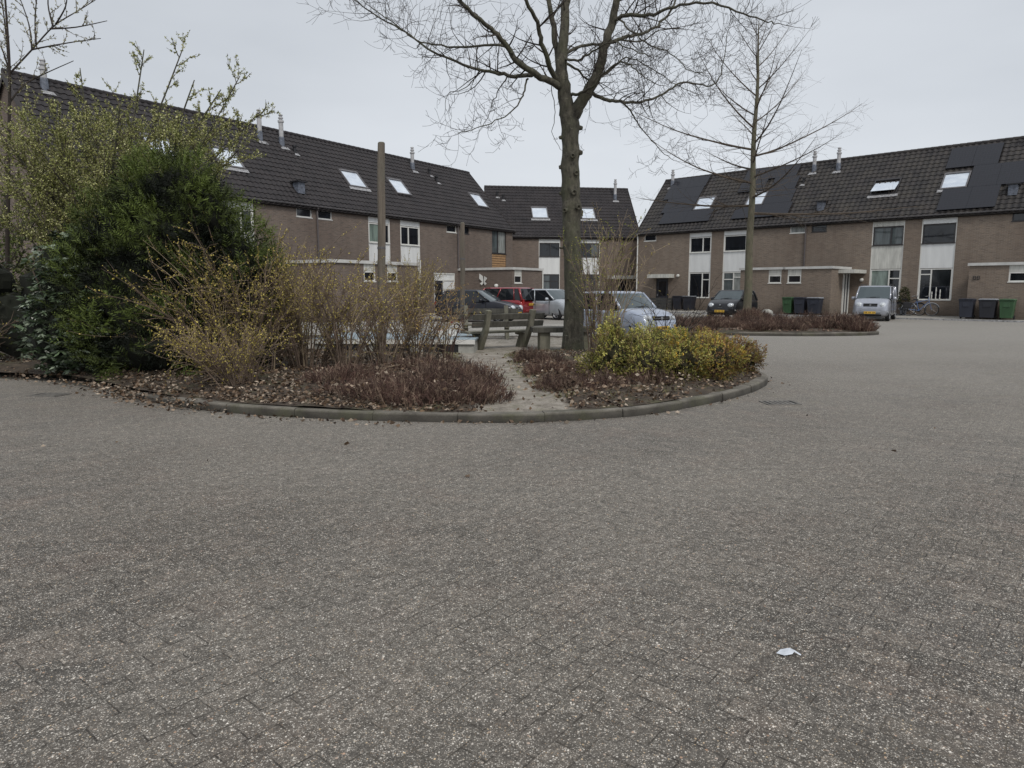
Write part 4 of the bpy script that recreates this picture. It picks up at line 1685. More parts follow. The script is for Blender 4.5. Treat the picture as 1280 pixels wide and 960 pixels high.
def left_trees():
    # wide spreading budding tree behind the yew
    random.seed(21)
    bx, by = -7.6, 13.4
    base = Vector((bx, by, 0.1))

    def q(x, y, Y):
        return pd(x, y, Y) - base
    st = []
    tips = [(20, 160, 14.2), (60, 130, 12.8), (95, 120, 13.8), (118, 165, 13.0), (150, 130, 12.6), (180, 62, 13.6), (205, 130, 14.0), (243, 100, 13.2), (276, 112, 13.6), (300, 185, 12.8), (325, 140, 14.0), (40, 220, 12.6), (30, 130, 13.4), (70, 150, 12.4), (10, 180, 12.4), (50, 185, 12.5), (25, 240, 12.4), (300, 95, 13.8), (228, 62, 13.4), (130, 205, 12.2), (225, 170, 12.4), (270, 150, 12.6), (75, 180, 14.4), (170, 180, 14.2), (5, 205, 13.0), (100, 85, 13.6), (15, 280, 12.8), (60, 300, 12.9), (90, 250, 12.4), (150, 260, 12.4)]
    for (x, y, Y) in tips:
        e = q(x, y, Y)
        m1 = V3(random.uniform(-.2, .2), random.uniform(-.2, .2), 1.2)
        m2 = m1.lerp(e, 0.5) + V3(0, 0, random.uniform(-.2, .3))
        st.append({'p': [V3(random.uniform(-.15, .15), random.uniform(-.15, .15), 0), m1, m2, e.lerp(m2, .3), e], 'r': random.uniform(0.016, 0.03), 't0': 0.36})
    budding_tree('budding_tree', base, 'wide budding tree with small yellow green leaves behind the dark evergreen', st, GREENS, 0.036, (0.3, 0.8), 12, 4, nleaf=7, gap=0.05, zthin=4.15)
    # tall thin tree at the left edge with whitish buds
    base = Vector((-10.3, 14.4, 0.1))
    st = []
    tr = [(9, 400), (10, 250), (11, 180), (12, 92)]
    P0 = [q2 for q2 in [pd(x, y, 14.4) - base for x, y in tr]]
    st.append({'p': [V3(0, 0, 0)] + P0 + [pd(8, 20, 14.4) - base, pd(2, -60, 14.5) - base], 'r': 0.045, 't0': 0.3})
    for (pts) in ([(12, 92), (40, 62), (68, 32), (100, 12), (128, -6)], [(40, 62), (60, 58), (95, 52), (126, 48)], [(62, 36), (95, 34), (134, 26)], [(12, 92), (2, 60), (-15, 40)], [(40, 62), (36, 30), (22, -10)], [(66, 32), (60, 5), (62, -30)], [(12, 92), (5, 20), (-2, -20)], [(45, 55), (44, 20), (48, -20)], [(11, 180), (-10, 150), (-30, 120)], [(70, 30), (82, 8), (84, -14)], [(11, 130), (28, 108), (52, 94), (92, 76)]):
        dy = random.uniform(-.5, .5)
        st.append({'p': [pd(x, y, 14.4 + dy * i / 2) - base for i, (x, y) in enumerate(pts)], 'r': 0.014, 't0': 0.0})
    budding_tree('slender_budding_tree', base, 'slender dark stemmed tree with whitish buds at the left edge', st, PALE, 0.04, (0.2, 0.5), 4.5, 1, nleaf=4, gap=0.07, mat='twig')
    # background scrub beyond the left edge
    random.seed(5)
    for i, (x, y, lab) in enumerate(((-11.5, 15.5, 'leafy green tree standing behind the slender tree at the left edge'), (-13.2, 13.2, 'low leafy tree at the far left edge of the square'))):
        base = Vector((x, y, 0.1))
        st = []
        for k in range(16):
            e = V3(random.uniform(-1.8, 1.8), random.uniform(-1, 1), random.uniform(1.6, 4.6))
            m = V3(e.x * .3, e.y * .3, e.z * .5)
            st.append({'p': [V3(0, 0, 0), m, e.lerp(m, .4), e], 'r': 0.04, 't0': 0.3})
        budding_tree('leafy_tree', base, lab, st, [rgb(96, 108, 58), rgb(120, 130, 74), rgb(78, 88, 50)], 0.06, (0.4, 0.9), 7, 3, nleaf=5, gap=0.08)


left_trees()


def core_blob(lumps, mat, parent, name='shadow_mass', k=0.86):
    """dense inner foliage mass, rough so that it never shows a smooth outline"""
    mb = MB()
    for (cx, cy, cz, rx, ry, rz) in lumps:
        n, m = 14, 9
        o = len(mb.v)
        for i in range(m + 1):
            ph = math.pi * i / m
            for j in range(n):
                th = 2 * math.pi * j / n
                d = Vector((math.sin(ph) * math.cos(th), math.sin(ph) * math.sin(th), math.cos(ph)))
                w = k * (1 + 0.3 * mnoise.noise(d * 2.3 + Vector((cx, cy, cz))))
                mb.v.append((cx + d.x * rx * w, cy + d.y * ry * w, cz + d.z * rz * w))
        for i in range(m):
            for j in range(n):
                mb.f.append([o + i * n + j, o + i * n + (j + 1) % n, o + (i + 1) * n + (j + 1) % n, o + (i + 1) * n + j])
                mb.mi.append(0)
    return mb.build(name, mat, parent)


def on_lumps(lumps, n, jitter=0.12):
    """random points on and just under the surface of ellipsoids"""
    vol = np.array([l[3] * l[5] for l in lumps])
    idx = RNG.choice(len(lumps), size=n, p=vol / vol.sum())
    L = np.array(lumps)[idx]
    d = unit(RNG.normal(size=(n, 3)))
    s = 1 - np.abs(RNG.normal(size=(n, 1))) * jitter + 0.04
    w = np.array([1 + 0.22 * mnoise.noise(Vector(tuple(q)) * 2.6 + Vector((a[0], a[1], a[2]))) for q, a in zip(d, L)])[:, None]
    P = L[:, :3] + d * L[:, 3:] * s * w
    return P, d


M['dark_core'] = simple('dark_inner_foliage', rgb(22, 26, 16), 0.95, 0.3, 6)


def yew():
    base = Vector((-5.72, 11.9, 0.08))
    root = empty('evergreen_yew', base, 0, 'tall dark green feathery evergreen between the glossy shrub and the budding shrubs', 'bush')
    rnd = random.Random(4)
    lumps = [(-0.45, 0, 1.3, 1.3, 0.9, 1.4), (0.7, 0.1, 1.15, 1.05, 0.9, 1.2), (0.15, 0, 2.4, 0.95, 0.8, 1.0), (-0.6, 0.1, 2.2, 0.85, 0.7, 0.95),
             (1.05, 0.1, 1.85, 0.68, 0.6, 0.72), (-1.1, 0.0, 1.3, 0.7, 0.7, 1.0), (0.3, -0.1, 3.05, 0.6, 0.5, 0.6), (-0.3, 0.1, 3.0, 0.55, 0.5, 0.55), (1.25, 0, 1.25, 0.62, 0.6, 0.8), (0.75, 0, 2.6, 0.55, 0.5, 0.6), (0, -0.3, 0.5, 1.5, 0.8, 0.6)]
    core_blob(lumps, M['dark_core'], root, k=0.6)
    # sprays: a stalk with flat needles either side
    n = 11500
    P, d = on_lumps(lumps, n, 0.14)
    keep = P[:, 2] > 0.03
    P, d = P[keep], d[keep]
    n = len(P)
    clump = np.array([mnoise.noise(Vector((p[0] * 1.9, p[1] * 1.9, p[2] * 2.5))) for p in P])
    up = np.array([0, 0, 0.55])
    D = unit(d * 0.9 + up + RNG.normal(size=(n, 3)) * 0.35)
    push = (clump[:, None]) * 0.22
    P = P + d * push
    m = 11
    LP, LD, LL, LC = [], [], [], []
    side = unit(np.cross(D, RNG.normal(size=(n, 3))))
    L = RNG.uniform(0.14, 0.3, n)
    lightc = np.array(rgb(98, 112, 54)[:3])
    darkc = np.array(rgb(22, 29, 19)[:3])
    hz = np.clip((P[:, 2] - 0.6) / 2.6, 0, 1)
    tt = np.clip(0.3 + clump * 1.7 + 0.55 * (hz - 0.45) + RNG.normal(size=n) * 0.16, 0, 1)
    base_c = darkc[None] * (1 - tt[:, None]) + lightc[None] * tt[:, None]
    for k in range(m):
        f = (k + 0.5) / m
        sg = 1 if k % 2 else -1
        p = P + D * (L * f)[:, None]
        dd = D * 0.7 + side * sg + np.array([0, 0, 0.1])
        LP.append(p)
        LD.append(dd)
        LL.append(L * 0.42 * (1.05 - f * 0.7))
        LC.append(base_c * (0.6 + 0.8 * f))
    LP, LD, LL, LC = np.concatenate(LP), np.concatenate(LD), np.concatenate(LL), np.concatenate(LC)
    LC = np.clip(LC * (1 + RNG.normal(size=(len(LC), 1)) * 0.15), 0.004, 1)
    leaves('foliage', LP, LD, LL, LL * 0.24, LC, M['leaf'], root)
    tk = MB()
    for i in range(5):
        tk.tube([(rnd.uniform(-.3, .3), rnd.uniform(-.2, .2), -0.05), (rnd.uniform(-.6, .6), 0, 1.0), (rnd.uniform(-.9, .9), 0, 2.2)], [0.07, 0.05, 0.02], 7)
    tk.build('stems', M['bark'], root)


yew()


def laurel(base, lumps, n, label, cols, leaf=(0.09, 0.15), name='glossy_shrub', red=0.0):
    root = empty(name, base, 0, label, 'bush')
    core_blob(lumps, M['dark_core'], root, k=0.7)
    P, d = on_lumps(lumps, n, 0.16)
    P = P[P[:, 2] > 0.05]
    n = len(P)
    # rosettes of long drooping leaves
    R_, D_, C_ = [], [], []
    cl = palette(n, cols, 0.25)
    for k in range(7):
        a = RNG.uniform(0, 2 * math.pi, n)
        dd = np.stack([np.cos(a), np.sin(a), RNG.uniform(-0.8, 0.25, n)], 1)
        R_.append(P + RNG.normal(size=(n, 3)) * 0.01)
        D_.append(dd)
        C_.append(cl * (1 + RNG.normal(size=(n, 1)) * 0.15))
    R_, D_, C_ = np.concatenate(R_), np.concatenate(D_), np.clip(np.concatenate(C_), 0.004, 1)
    L = RNG.uniform(leaf[0], leaf[1], len(R_))
    leaves('foliage', R_, D_, L, L * 0.36, C_, M['leaf_gloss'], root, fold=0.05)
    sm = MB()
    for i in range(6):
        e = Vector((random.uniform(-.5, .5), random.uniform(-.3, .3), random.uniform(.8, 1.8)))
        sm.tube([(random.uniform(-.1, .1), 0, -0.05), e * 0.5, e], [0.03, 0.02, 0.01], 6)
    sm.build('stems', M['twig2'], root)
    return root


random.seed(31)
laurel((-7.3, 11.75, 0.08), [(0, 0, 1.0, 0.65, 0.5, 0.95), (-0.1, 0.1, 1.75, 0.5, 0.4, 0.7), (0.3, 0, 0.6, 0.6, 0.5, 0.6), (-0.4, 0, 0.7, 0.5, 0.4, 0.65)], 900,
       'dark shrub with long glossy leaves left of the feathery evergreen', [rgb(62, 76, 54), rgb(92, 108, 82), rgb(44, 54, 40), rgb(142, 154, 134)])
laurel((-7.75, 12.8, 0.1), [(0, 0, 2.0, 0.6, 0.4, 0.5), (0.3, 0, 2.4, 0.5, 0.4, 0.4)], 150,
       'tall shrub with reddish young leaves above the glossy shrub', [rgb(120, 92, 70), rgb(96, 84, 60), rgb(138, 104, 84), rgb(84, 88, 54)], (0.06, 0.1))
laurel((-9.3, 13.2, 0.1), [(0, 0, 0.8, 0.8, 0.5, 0.8), (-0.4, 0, 1.5, 0.6, 0.5, 0.6), (0.5, 0.2, 1.4, 0.6, 0.5, 0.6)], 260,
       'dull green shrub at the very left edge of the bed', [rgb(64, 72, 44), rgb(88, 92, 58), rgb(50, 54, 34)], (0.06, 0.11))


# ---- arching shrubs with yellow buds
def arching_shrub(base, label, h, spread, nst, bud=1.0, lean=(0, 0), seed=1, budcols=None, name='budding_shrub', fine=1.0, smat='stem', group=None):
    random.seed(seed)
    root = empty(name, base, 0, label, 'bush', group)
    mb = MB()
    P, D = [], []
    for i in range(nst):
        a = random.uniform(0, 2 * math.pi)
        b = Vector((math.cos(a), math.sin(a), 0)) * random.uniform(0, 0.14 + 0.16 * spread)
        out = Vector((math.cos(a) * spread, math.sin(a) * spread * 0.8, 0)) * random.uniform(0.35, 1.1) + Vector((lean[0], lean[1], 0)) * random.uniform(.4, 1)
        hh = h * random.uniform(0.55, 1.05)
        p = [b]
        n = 9
        d = Vector((out.x * 0.5, out.y * 0.5, hh)).normalized()
        L = math.hypot(out.length, hh) * 1.06
        w = rv(.2)
        for k in range(n):
            f = k / n
            w = (w + rv(0.3)) * .7
            d = (d + Vector((out.x, out.y, 0)) * 0.14 * (0.4 + f) / max(0.4, L) + w * 0.10 - Vector((0, 0, 0.05 * f))).normalized()
            p.append(p[-1] + d * L / n)
        r = random.uniform(0.007, 0.015)
        rad = [r * (1 - 0.75 * k / n) for k in range(n + 1)]
        mb.cur = 0 if random.random() < 0.82 else 1
        mb.tube(p, rad, 4, cap=False)
        for br_ in range(2):
            k_ = random.randint(2, 6)
            d_ = ((p[k_ + 1] - p[k_]).normalized() + rv(.4)).normalized()
            q_ = [p[k_]]
            for z_ in range(5):
                d_ = (d_ + rv(.16) + Vector((0, 0, .03))).normalized()
                q_.append(q_[-1] + d_ * L * random.uniform(.06, .11))
            mb.tube(q_, [r * .55, r * .5, r * .4, r * .35, r * .3, .002], 3, cap=False)
            for c_ in q_[2:]:
                if random.random() < bud * .8:
                    for u in range(3):
                        P.append(c_ + rv(.01))
                        D.append(d_ * .4 + rv(.7))
        for k in range(2, n + 1):
            for j in range(random.randint(1, 3)):
                q = p[k - 1].lerp(p[k], random.random())
                dd = ((p[k] - p[k - 1]).normalized() + rv(0.55)).normalized()
                l2 = random.uniform(0.12, 0.42) * fine
                e1 = q + dd * l2 * .5
                e2 = e1 + (dd + rv(.25)).normalized() * l2 * .5
                mb.tube([q, e1, e2], [0.0042, 0.0035, 0.0025], 3, cap=False)
                for t in range(int(l2 / 0.045)):
                    if random.random() < bud * (0.06 + 0.94 * (q.z / h) ** 1.6):
                        c = q.lerp(e2, (t + 1) / (l2 / 0.045))
                        for u in range(random.randint(1, 3)):
                            P.append(c)
                            D.append(dd * .4 + rv(.7) + Vector((0, 0, .3)))
    st = mb.build('stems', [M[smat], M['stem_pale']], root)
    n = len(P)
    if n:
        P = np.array([tuple(x) for x in P])
        D = np.array([tuple(x) for x in D])
        s = RNG.uniform(0.016, 0.034, n)
        leaves('buds', P, D, s, s * 0.7, palette(n, budcols or [rgb(186, 170, 84), rgb(160, 148, 82), rgb(204, 188, 108), rgb(136, 122, 72)], 0.2), M['leaf'], root)
    return root


_g = None
arching_shrub(gp(282, 472, .15) + V3(.1, .3, 0), 'arching shrub with yellow buds sprawling in front of the evergreen', 1.5, 1.45, 46, 1.2, (-0.45, -0.1), 1)
arching_shrub(gp(322, 466, .15), 'tall budding shrub at the right flank of the evergreen', 2.25, 1.15, 54, 1.5, (-0.2, 0), 2)
arching_shrub(gp(350, 448, .15), 'budding shrub tucked behind the one at the evergreen right flank', 2.2, 1.2, 40, 1.5, (0, 0), 14)
arching_shrub(gp(384, 462, .15), 'tall budding shrub with the yellowest tips left of the wooden post', 1.95, 1.15, 42, 1.4, (0.1, 0), 3)
arching_shrub(gp(432, 464, .15), 'brown budding shrub just left of the wooden post', 1.75, 1.05, 32, 1.0, (0, 0), 4)
arching_shrub(gp(480, 458, .15), 'brown twiggy shrub in front of the tall wooden post', 1.5, 0.9, 28, .8, (0, 0), 5)
arching_shrub(gp(520, 455, .15), 'twiggy shrub with rusty buds right of the tall wooden post', 1.35, 0.75, 24, 1.0, (0.0, 0), 6, [rgb(176, 140, 84), rgb(150, 128, 70), rgb(186, 160, 96)])
arching_shrub(gp(556, 452, .15), 'thin twiggy shrub nearest to the bench', 1.1, 0.45, 9, 0.4, (0.2, 0), 7, smat='redtwig')
arching_shrub(gp(296, 488, .12) + V3(0, .1, 0), 'low leafy shrub at the kerb below the evergreen', 0.8, 0.7, 39, 1.2, (-0.3, 0), 8)
arching_shrub(gp(530, 372, 1.0) * 0 + V3(-3.2, 22.6, 0.1), 'leafy yellow green shrub in front of the porch', 2.2, 0.8, 60, 1.4, (0, 0), 9)
# shrubs behind and right of the big tree
arching_shrub(V3(1.75, 14.9, .12), 'upright shrub with green buds close behind the big tree trunk', 2.7, 0.4, 20, 1.3, (0.1, 0), 10, [rgb(140, 148, 60), rgb(168, 166, 84), rgb(112, 122, 50)], smat='stem')
arching_shrub(V3(2.3, 16.6, .12), 'tall sparse shrub right of the big tree trunk', 3.1, 0.7, 14, 0.4, (0.1, 0), 11, smat='stem_pale')
arching_shrub(V3(3.05, 13.9, .12), 'dark branched sapling in front of the pale blue car', 1.45, 0.75, 11, 0.12, (0.2, 0), 12, name='bare_sapling', smat='twig')
arching_shrub(V3(-9.8, 12.6, .1), 'scruffy bare shrub beside the left edge of the bed', 1.4, 0.7, 26, 0.7, (0, 0), 13)


# ---- low red-brown twiggy plants
def low_twigs(n, h, r, seed, cols=('redtwig', 'redtwig2')):
    random.seed(seed)
    mb = MB()
    for i in range(n):
        a, q = random.uniform(0, 2 * math.pi), r * math.sqrt(random.random())
        b = Vector((math.cos(a) * q, math.sin(a) * q, 0))
        dome = math.sqrt(max(0.15, 1 - (q / r) ** 2 * 0.85))
        L = h * dome * random.uniform(0.6, 1.1)
        d = (Vector((b.x / r * 0.5, b.y / r * 0.5, 1)) + rv(.22)).normalized()
        p = [b, b + d * L * .5, b + d * L * .5 + (d + rv(.2)).normalized() * L * .5]
        mb.cur = 0 if random.random() < 0.7 else 1
        mb.tube(p, [0.004, 0.0034, 0.0022], 3, cap=False)
        for k in range(random.randint(3, 6)):
            f = random.uniform(.3, 1)
            s = p[0].lerp(p[2], f)
            e = s + (d + rv(.65)).normalized() * L * random.uniform(.15, .36)
            mb.tube([s, e], [0.003, 0.002], 3, cap=False)
    return mb


def ground_plants():
    protos = []
    for k in range(3):
        mb = low_twigs(330, 0.30, 0.42, 50 + k)
        me = mb
        o = mb.build('low_twiggy_plant', [M['redtwig'], M['redtwig2']])
        protos.append(o)
    random.seed(77)
    left = [(438, 496), (470, 502), (505, 505), (540, 505), (575, 504), (594, 500), (455, 482), (500, 486), (545, 486), (584, 486), (420, 485), (570, 470), (520, 468), (596, 480)]
    right = [(684, 472), (700, 488), (722, 493), (745, 489), (708, 470), (740, 476), (664, 456), (684, 458), (812, 484)]
    first = {0: True, 1: True, 2: True}

    def put(p, s, lab, grp):
        i = random.randrange(3)
        if first[i]:
            o = protos[i]
            first[i] = False
        else:
            o = protos[i].copy()
            COL.objects.link(o)
        o.location = (p.x, p.y, bedz(p.x, p.y, .5) - 0.02)
        o.rotation_euler = (0, 0, random.uniform(0, 6.28))
        o.scale = (s * random.uniform(.8, 1.2), s * random.uniform(.8, 1.2), s * random.uniform(.6, 1.25))
        tag(o, lab, 'plant', grp)
    for x, y in left:
        put(gp(x, y, .1), 1.0, 'low red brown twiggy plant in the patch left of the sandy track', 'low twiggy plants left of the track')
    for x, y in right:
        put(gp(x, y, .1), 0.9, 'low red brown twiggy plant in the patch right of the sandy track', 'low twiggy plants right of the track')
    n2 = 0
    while n2 < 56:
        x, y = random.uniform(5, 12.5), random.uniform(23, 33.5)
        if inside(x, y, B2) and edge_dist(x, y, B2) > 0.45 and (y < 26 or random.random() < .6) and not (x < 10.6 and y > 28.5):
            put(Vector((x, y, 0)), 1.25 if x < 10 else 1.55, 'low red brown twiggy plant in the far planted island', 'low twiggy plants in the far island')
            n2 += 1


ground_plants()


# ---- yellow-green variegated shrubs
def yellow_shrub(base, lumps, n, cols, label, w=None):
    root = empty('variegated_shrub', base, 0, label, 'bush', 'yellow green shrubs along the kerb')
    P, d = on_lumps(lumps, n, 0.22)
    keep = P[:, 2] > 0.02
    P, d = P[keep], d[keep]
    n = len(P)
    cl = np.array([mnoise.noise(Vector((p[0] * 3, p[1] * 3, p[2] * 3 + 5))) for p in P])
    P = P + d * (cl[:, None] * 0.2)
    D = unit(d + RNG.normal(size=(n, 3)) * .5 + np.array([0, 0, .45]))
    LP, LD, LC = [], [], []
    base_c = palette(n, cols, 0.16, w)
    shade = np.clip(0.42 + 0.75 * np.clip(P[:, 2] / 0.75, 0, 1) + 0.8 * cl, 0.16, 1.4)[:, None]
    for k in range(10):
        f = k / 10
        a = unit(D * 0.6 + RNG.normal(size=(n, 3)) * .7)
        LP.append(P + D * (0.1 * f))
        LD.append(a)
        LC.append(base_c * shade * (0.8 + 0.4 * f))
    LP, LD, LC = np.concatenate(LP), np.concatenate(LD), np.clip(np.concatenate(LC), .004, 1)
    s = RNG.uniform(0.016, 0.034, len(LP))
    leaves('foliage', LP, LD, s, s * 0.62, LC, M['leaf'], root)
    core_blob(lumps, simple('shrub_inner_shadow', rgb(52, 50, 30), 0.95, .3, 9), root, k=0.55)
    sm = MB()
    random.seed(n)
    for i in range(60):
        l = random.choice(lumps)
        e = Vector((l[0] + random.uniform(-1, 1) * l[3] * .8, l[1] + random.uniform(-1, 1) * l[4] * .8, l[2] + random.uniform(.2, 1) * l[5]))
        b = Vector((l[0] * .8 + random.uniform(-.15, .15), l[1] + random.uniform(-.1, .1), -0.05))
        sm.tube([b, b.lerp(e, .5) + rv(.03), e], [0.006, 0.005, 0.003], 3, cap=False)
    sm.build('stems', M['stem'], root)


YG = [rgb(168, 162, 84), rgb(144, 144, 76), rgb(190, 184, 112), rgb(108, 112, 60), rgb(138, 120, 80)]
YO = [rgb(190, 158, 70), rgb(160, 140, 72), rgb(150, 118, 76), rgb(178, 166, 90)]
RB_ = [rgb(138, 108, 76), rgb(158, 132, 88), rgb(120, 92, 66), rgb(150, 140, 72)]
yellow_shrub(gp(768, 478, .12), [(0, 0, .4, .32, .33, .42), (-.02, 0, .72, .13, .16, .3), (-.25, 0, .25, .25, .25, .25)], 1250, YG, 'tall yellow green shrub beside the big tree')
yellow_shrub(gp(808, 479, .12), [(0, 0, .32, .42, .38, .34), (-.15, 0, .56, .1, .14, .24)], 1200, YG, 'second yellow green shrub from the big tree')
yellow_shrub(gp(850, 477, .12), [(0, 0, .34, .44, .4, .36), (.05, .1, .56, .16, .2, .24)], 1250, YG + [YO[0]], 'yellow green shrub with an orange tuft in the middle of the row')
yellow_shrub(gp(893, 474, .12), [(0, 0, .33, .44, .42, .34)], 1300, YO + YG[:2] + RB_, 'yellow and orange shrub near the right end of the row')
yellow_shrub(gp(922, 466, .12), [(0, 0, .27, .36, .42, .3), (.2, .2, .2, .3, .3, .22)], 1100, RB_, 'rust coloured shrub at the right end of the row, by the kerb')
yellow_shrub(gp(880, 450, .12), [(0, 0, .3, .5, .4, .3)], 900, RB_ + YG[:1], 'brownish shrub behind the yellow green row')
yellow_shrub(gp(815, 452, .12), [(0, 0, .36, .5, .4, .32)], 800, YG, 'green shrub behind the yellow green row')


# ---- fallen leaves
def litter():
    P = []
    rnd = random.Random(3)
    tries = 0
    while len(P) < 17000 and tries < 200000:
        tries += 1
        x, y = rnd.uniform(-10, 4.6), 8.0 + 7.5 * rnd.random() ** 1.6
        if not inside(x, y, B1):
            continue
        pn = pathness(x, y)
        if rnd.random() < pn * 0.94:
            continue
        d = edge_dist(x, y, B1)
        if d < 0.12:
            continue
        dens = 0.5 + 0.9 * mnoise.noise(Vector((x * 1.4, y * 1.4, 1)))
        if x > 0.8:
            dens *= 0.55
        if rnd.random() > dens + 0.15:
            continue
        P.append((x, y, bedz(x, y, d / .9) + rnd.uniform(0.0, 0.03)))
    for i in range(1500):
        x, y = rnd.uniform(-2.3, 2.6), rnd.uniform(8.5, 12)
        if inside(x, y, B1) and pathness(x, y) < .3 and edge_dist(x, y, B1) > .15:
            P.append((x, y, bedz(x, y, .6) + rnd.uniform(0.03, .22)))
    # some leaves blown over the kerb on to the road
    for i in range(900):
        k = rnd.random()
        j = int(k * len(B1))
        p = B1[j]
        if p[1] > 12.4:
            continue
        out = abs(rnd.gauss(0, .14))
        cx, cy = p[0] - C1[0], p[1] - C1[1]
        L = math.hypot(cx, cy)
        bias = 1.0 if p[0] < -1 else 0.3
        if rnd.random() > bias:
            continue
        if p[0] > -1 and p[0] < 3.2:
            out *= .4
        P.append((p[0] + cx / L * out + rnd.gauss(0, .15), p[1] + cy / L * out, 0.012))
        if p[0] < -3.6:
            for q_ in range(6):
                P.append((p[0] + rnd.gauss(0, .14), p[1] + rnd.gauss(0, .14), rnd.uniform(.02, .12)))
    for i in range(14):
        P.append((rnd.uniform(-6, 5), rnd.uniform(5.5, 9), 0.008))
    n = len(P)
    P = np.array(P)
    D = RNG.normal(size=(n, 3))
    D[:, 2] *= 0.22
    L = RNG.uniform(0.03, 0.08, n)
    C = palette(n, [rgb(122, 104, 88), rgb(150, 134, 118), rgb(86, 70, 58), rgb(104, 86, 68), rgb(172, 158, 142), rgb(58, 48, 42)], 0.25)
    o = leaves('fallen_leaves', P, D, L, L * 0.65, C, M['litter'], None, fold=0.12)
    tag(o, 'brown fallen leaves covering the soil between the shrubs', 'leaves', kind='stuff')
    # far island
    P = []
    while len(P) < 2500:
        x, y = rnd.uniform(4.9, 12.6), rnd.uniform(23, 30)
        if inside(x, y, B2) and edge_dist(x, y, B2) > .15:
            P.append((x, y, bedz(x, y, .6) + .02))
    n = len(P)
    D = RNG.normal(size=(n, 3))
    D[:, 2] *= .25
    L = RNG.uniform(0.05, 0.1, n)
    o = leaves('fallen_leaves', np.array(P), D, L, L * .65, palette(n, [rgb(124, 102, 88), rgb(150, 130, 116), rgb(92, 72, 62)], .2), M['litter'], None, fold=.12)
    tag(o, 'brown fallen leaves under the twiggy plants of the far island', 'leaves', kind='stuff')
    # sparse grass round the tree and at the edge of the sand
    P = []
    while len(P) < 9000:
        x, y = rnd.uniform(-3, 4), rnd.uniform(8.8, 19)
        if not inside(x, y, B1) or edge_dist(x, y, B1) < .2:
            continue
        pn = pathness(x, y)
        if 0.02 < pn < 0.85 or (pn < .3 and rnd.random() < .12):
            if mnoise.noise(Vector((x * 2, y * 2, 9))) > -0.05:
                P.append((x, y, bedz(x, y, .8) - .005))
    n = len(P)
    D = RNG.normal(size=(n, 3)) * .6
    D[:, 2] = 1
    o = leaves('grass', np.array(P), D, RNG.uniform(.03, .08, n), .006, palette(n, [rgb(104, 108, 62), rgb(128, 126, 78), rgb(140, 132, 96)], .2), M['leaf'], None)
    tag(o, 'thin grass along the edges of the sandy track', 'grass', kind='stuff')
    # fallen branches
    for k, (a, b) in enumerate((((430, 478), (500, 456)), ((500, 455), (545, 470)), ((520, 462), (575, 452)))):
        mb = MB()
        A, B = gp(*a, .2), gp(*b, .3)
        mb.tube([A, A.lerp(B, .5) + V3(0, 0, .05), B], [.012, .01, .006], 6)
        o = mb.build('fallen_branch', M['stem_pale'])
        tag(o, ('pale fallen branch on the leaf litter left of the post', 'dead branch leaning over the leaf litter below the post', 'curved dead stem nearest the bench')[k], 'branch')


litter()
# ------------------------------------------------------------------ cars
def paint(name, col, flake=0.0, rough=0.28):
    t = NT(name)
    p = t.coord('Object')
    n = t.noise(p, 3.5, 5, 0.6)
    d = tuple(c * 0.8 for c in col[:3]) + (1,)
    c = t.ramp(n, [(0.3, d), (0.65, col)])
    sx = t.n.new('ShaderNodeSeparateXYZ')
    t.link(p, sx.inputs[0])
    dirt = t.math('MULTIPLY', t.ramp(sx.outputs[2], [(0.15, 0.6), (0.5, 0.0)]), t.noise(p, 9, 4, 0.7))
    c = t.mix(dirt, c, rgb(96, 90, 82))
    t.out(c, t.ramp(t.noise(p, 14, 3), [(0.3, rough), (0.7, rough + 0.14)]))
    t.b.inputs['Metallic'].default_value = flake
    if max(col[:3]) < .05:
        t.b.inputs['Metallic'].default_value = 0
        t.b.inputs['Specular IOR Level'].default_value = .25
        rough = .2
    t.b.inputs['Coat Weight'].default_value = 0.8 if max(col[:3]) > .05 else .5
    t.b.inputs['Coat Roughness'].default_value = 0.06
    return t.m


def glassm(name, col, rough=0.03):
    t = NT(name)
    t.out(col, rough, None, 0.5)
    return t.m


CARGLASS = glassm('car_glass', rgb(28, 32, 36))
CARGLASS_L = glassm('car_windscreen', rgb(74, 84, 88))
RUBBER = simple('tyre_rubber', rgb(30, 30, 32), 0.85, 0.15, 8)
RIM = simple('alloy_rim', rgb(158, 160, 164), 0.35, 0.1, 5, metal=0.6)
LAMPG = simple('headlight_glass', rgb(206, 212, 218), 0.12, 0.22, 22, spec=0.8)
TAIL = simple('tail_light_red', rgb(150, 24, 24), 0.2, 0.1, 4)
PLATE = simple('yellow_number_plate', rgb(214, 172, 60), 0.4, 0.05, 4)
SHADE = simple('wheel_well', rgb(12, 12, 13), 0.95, 0.1, 3)


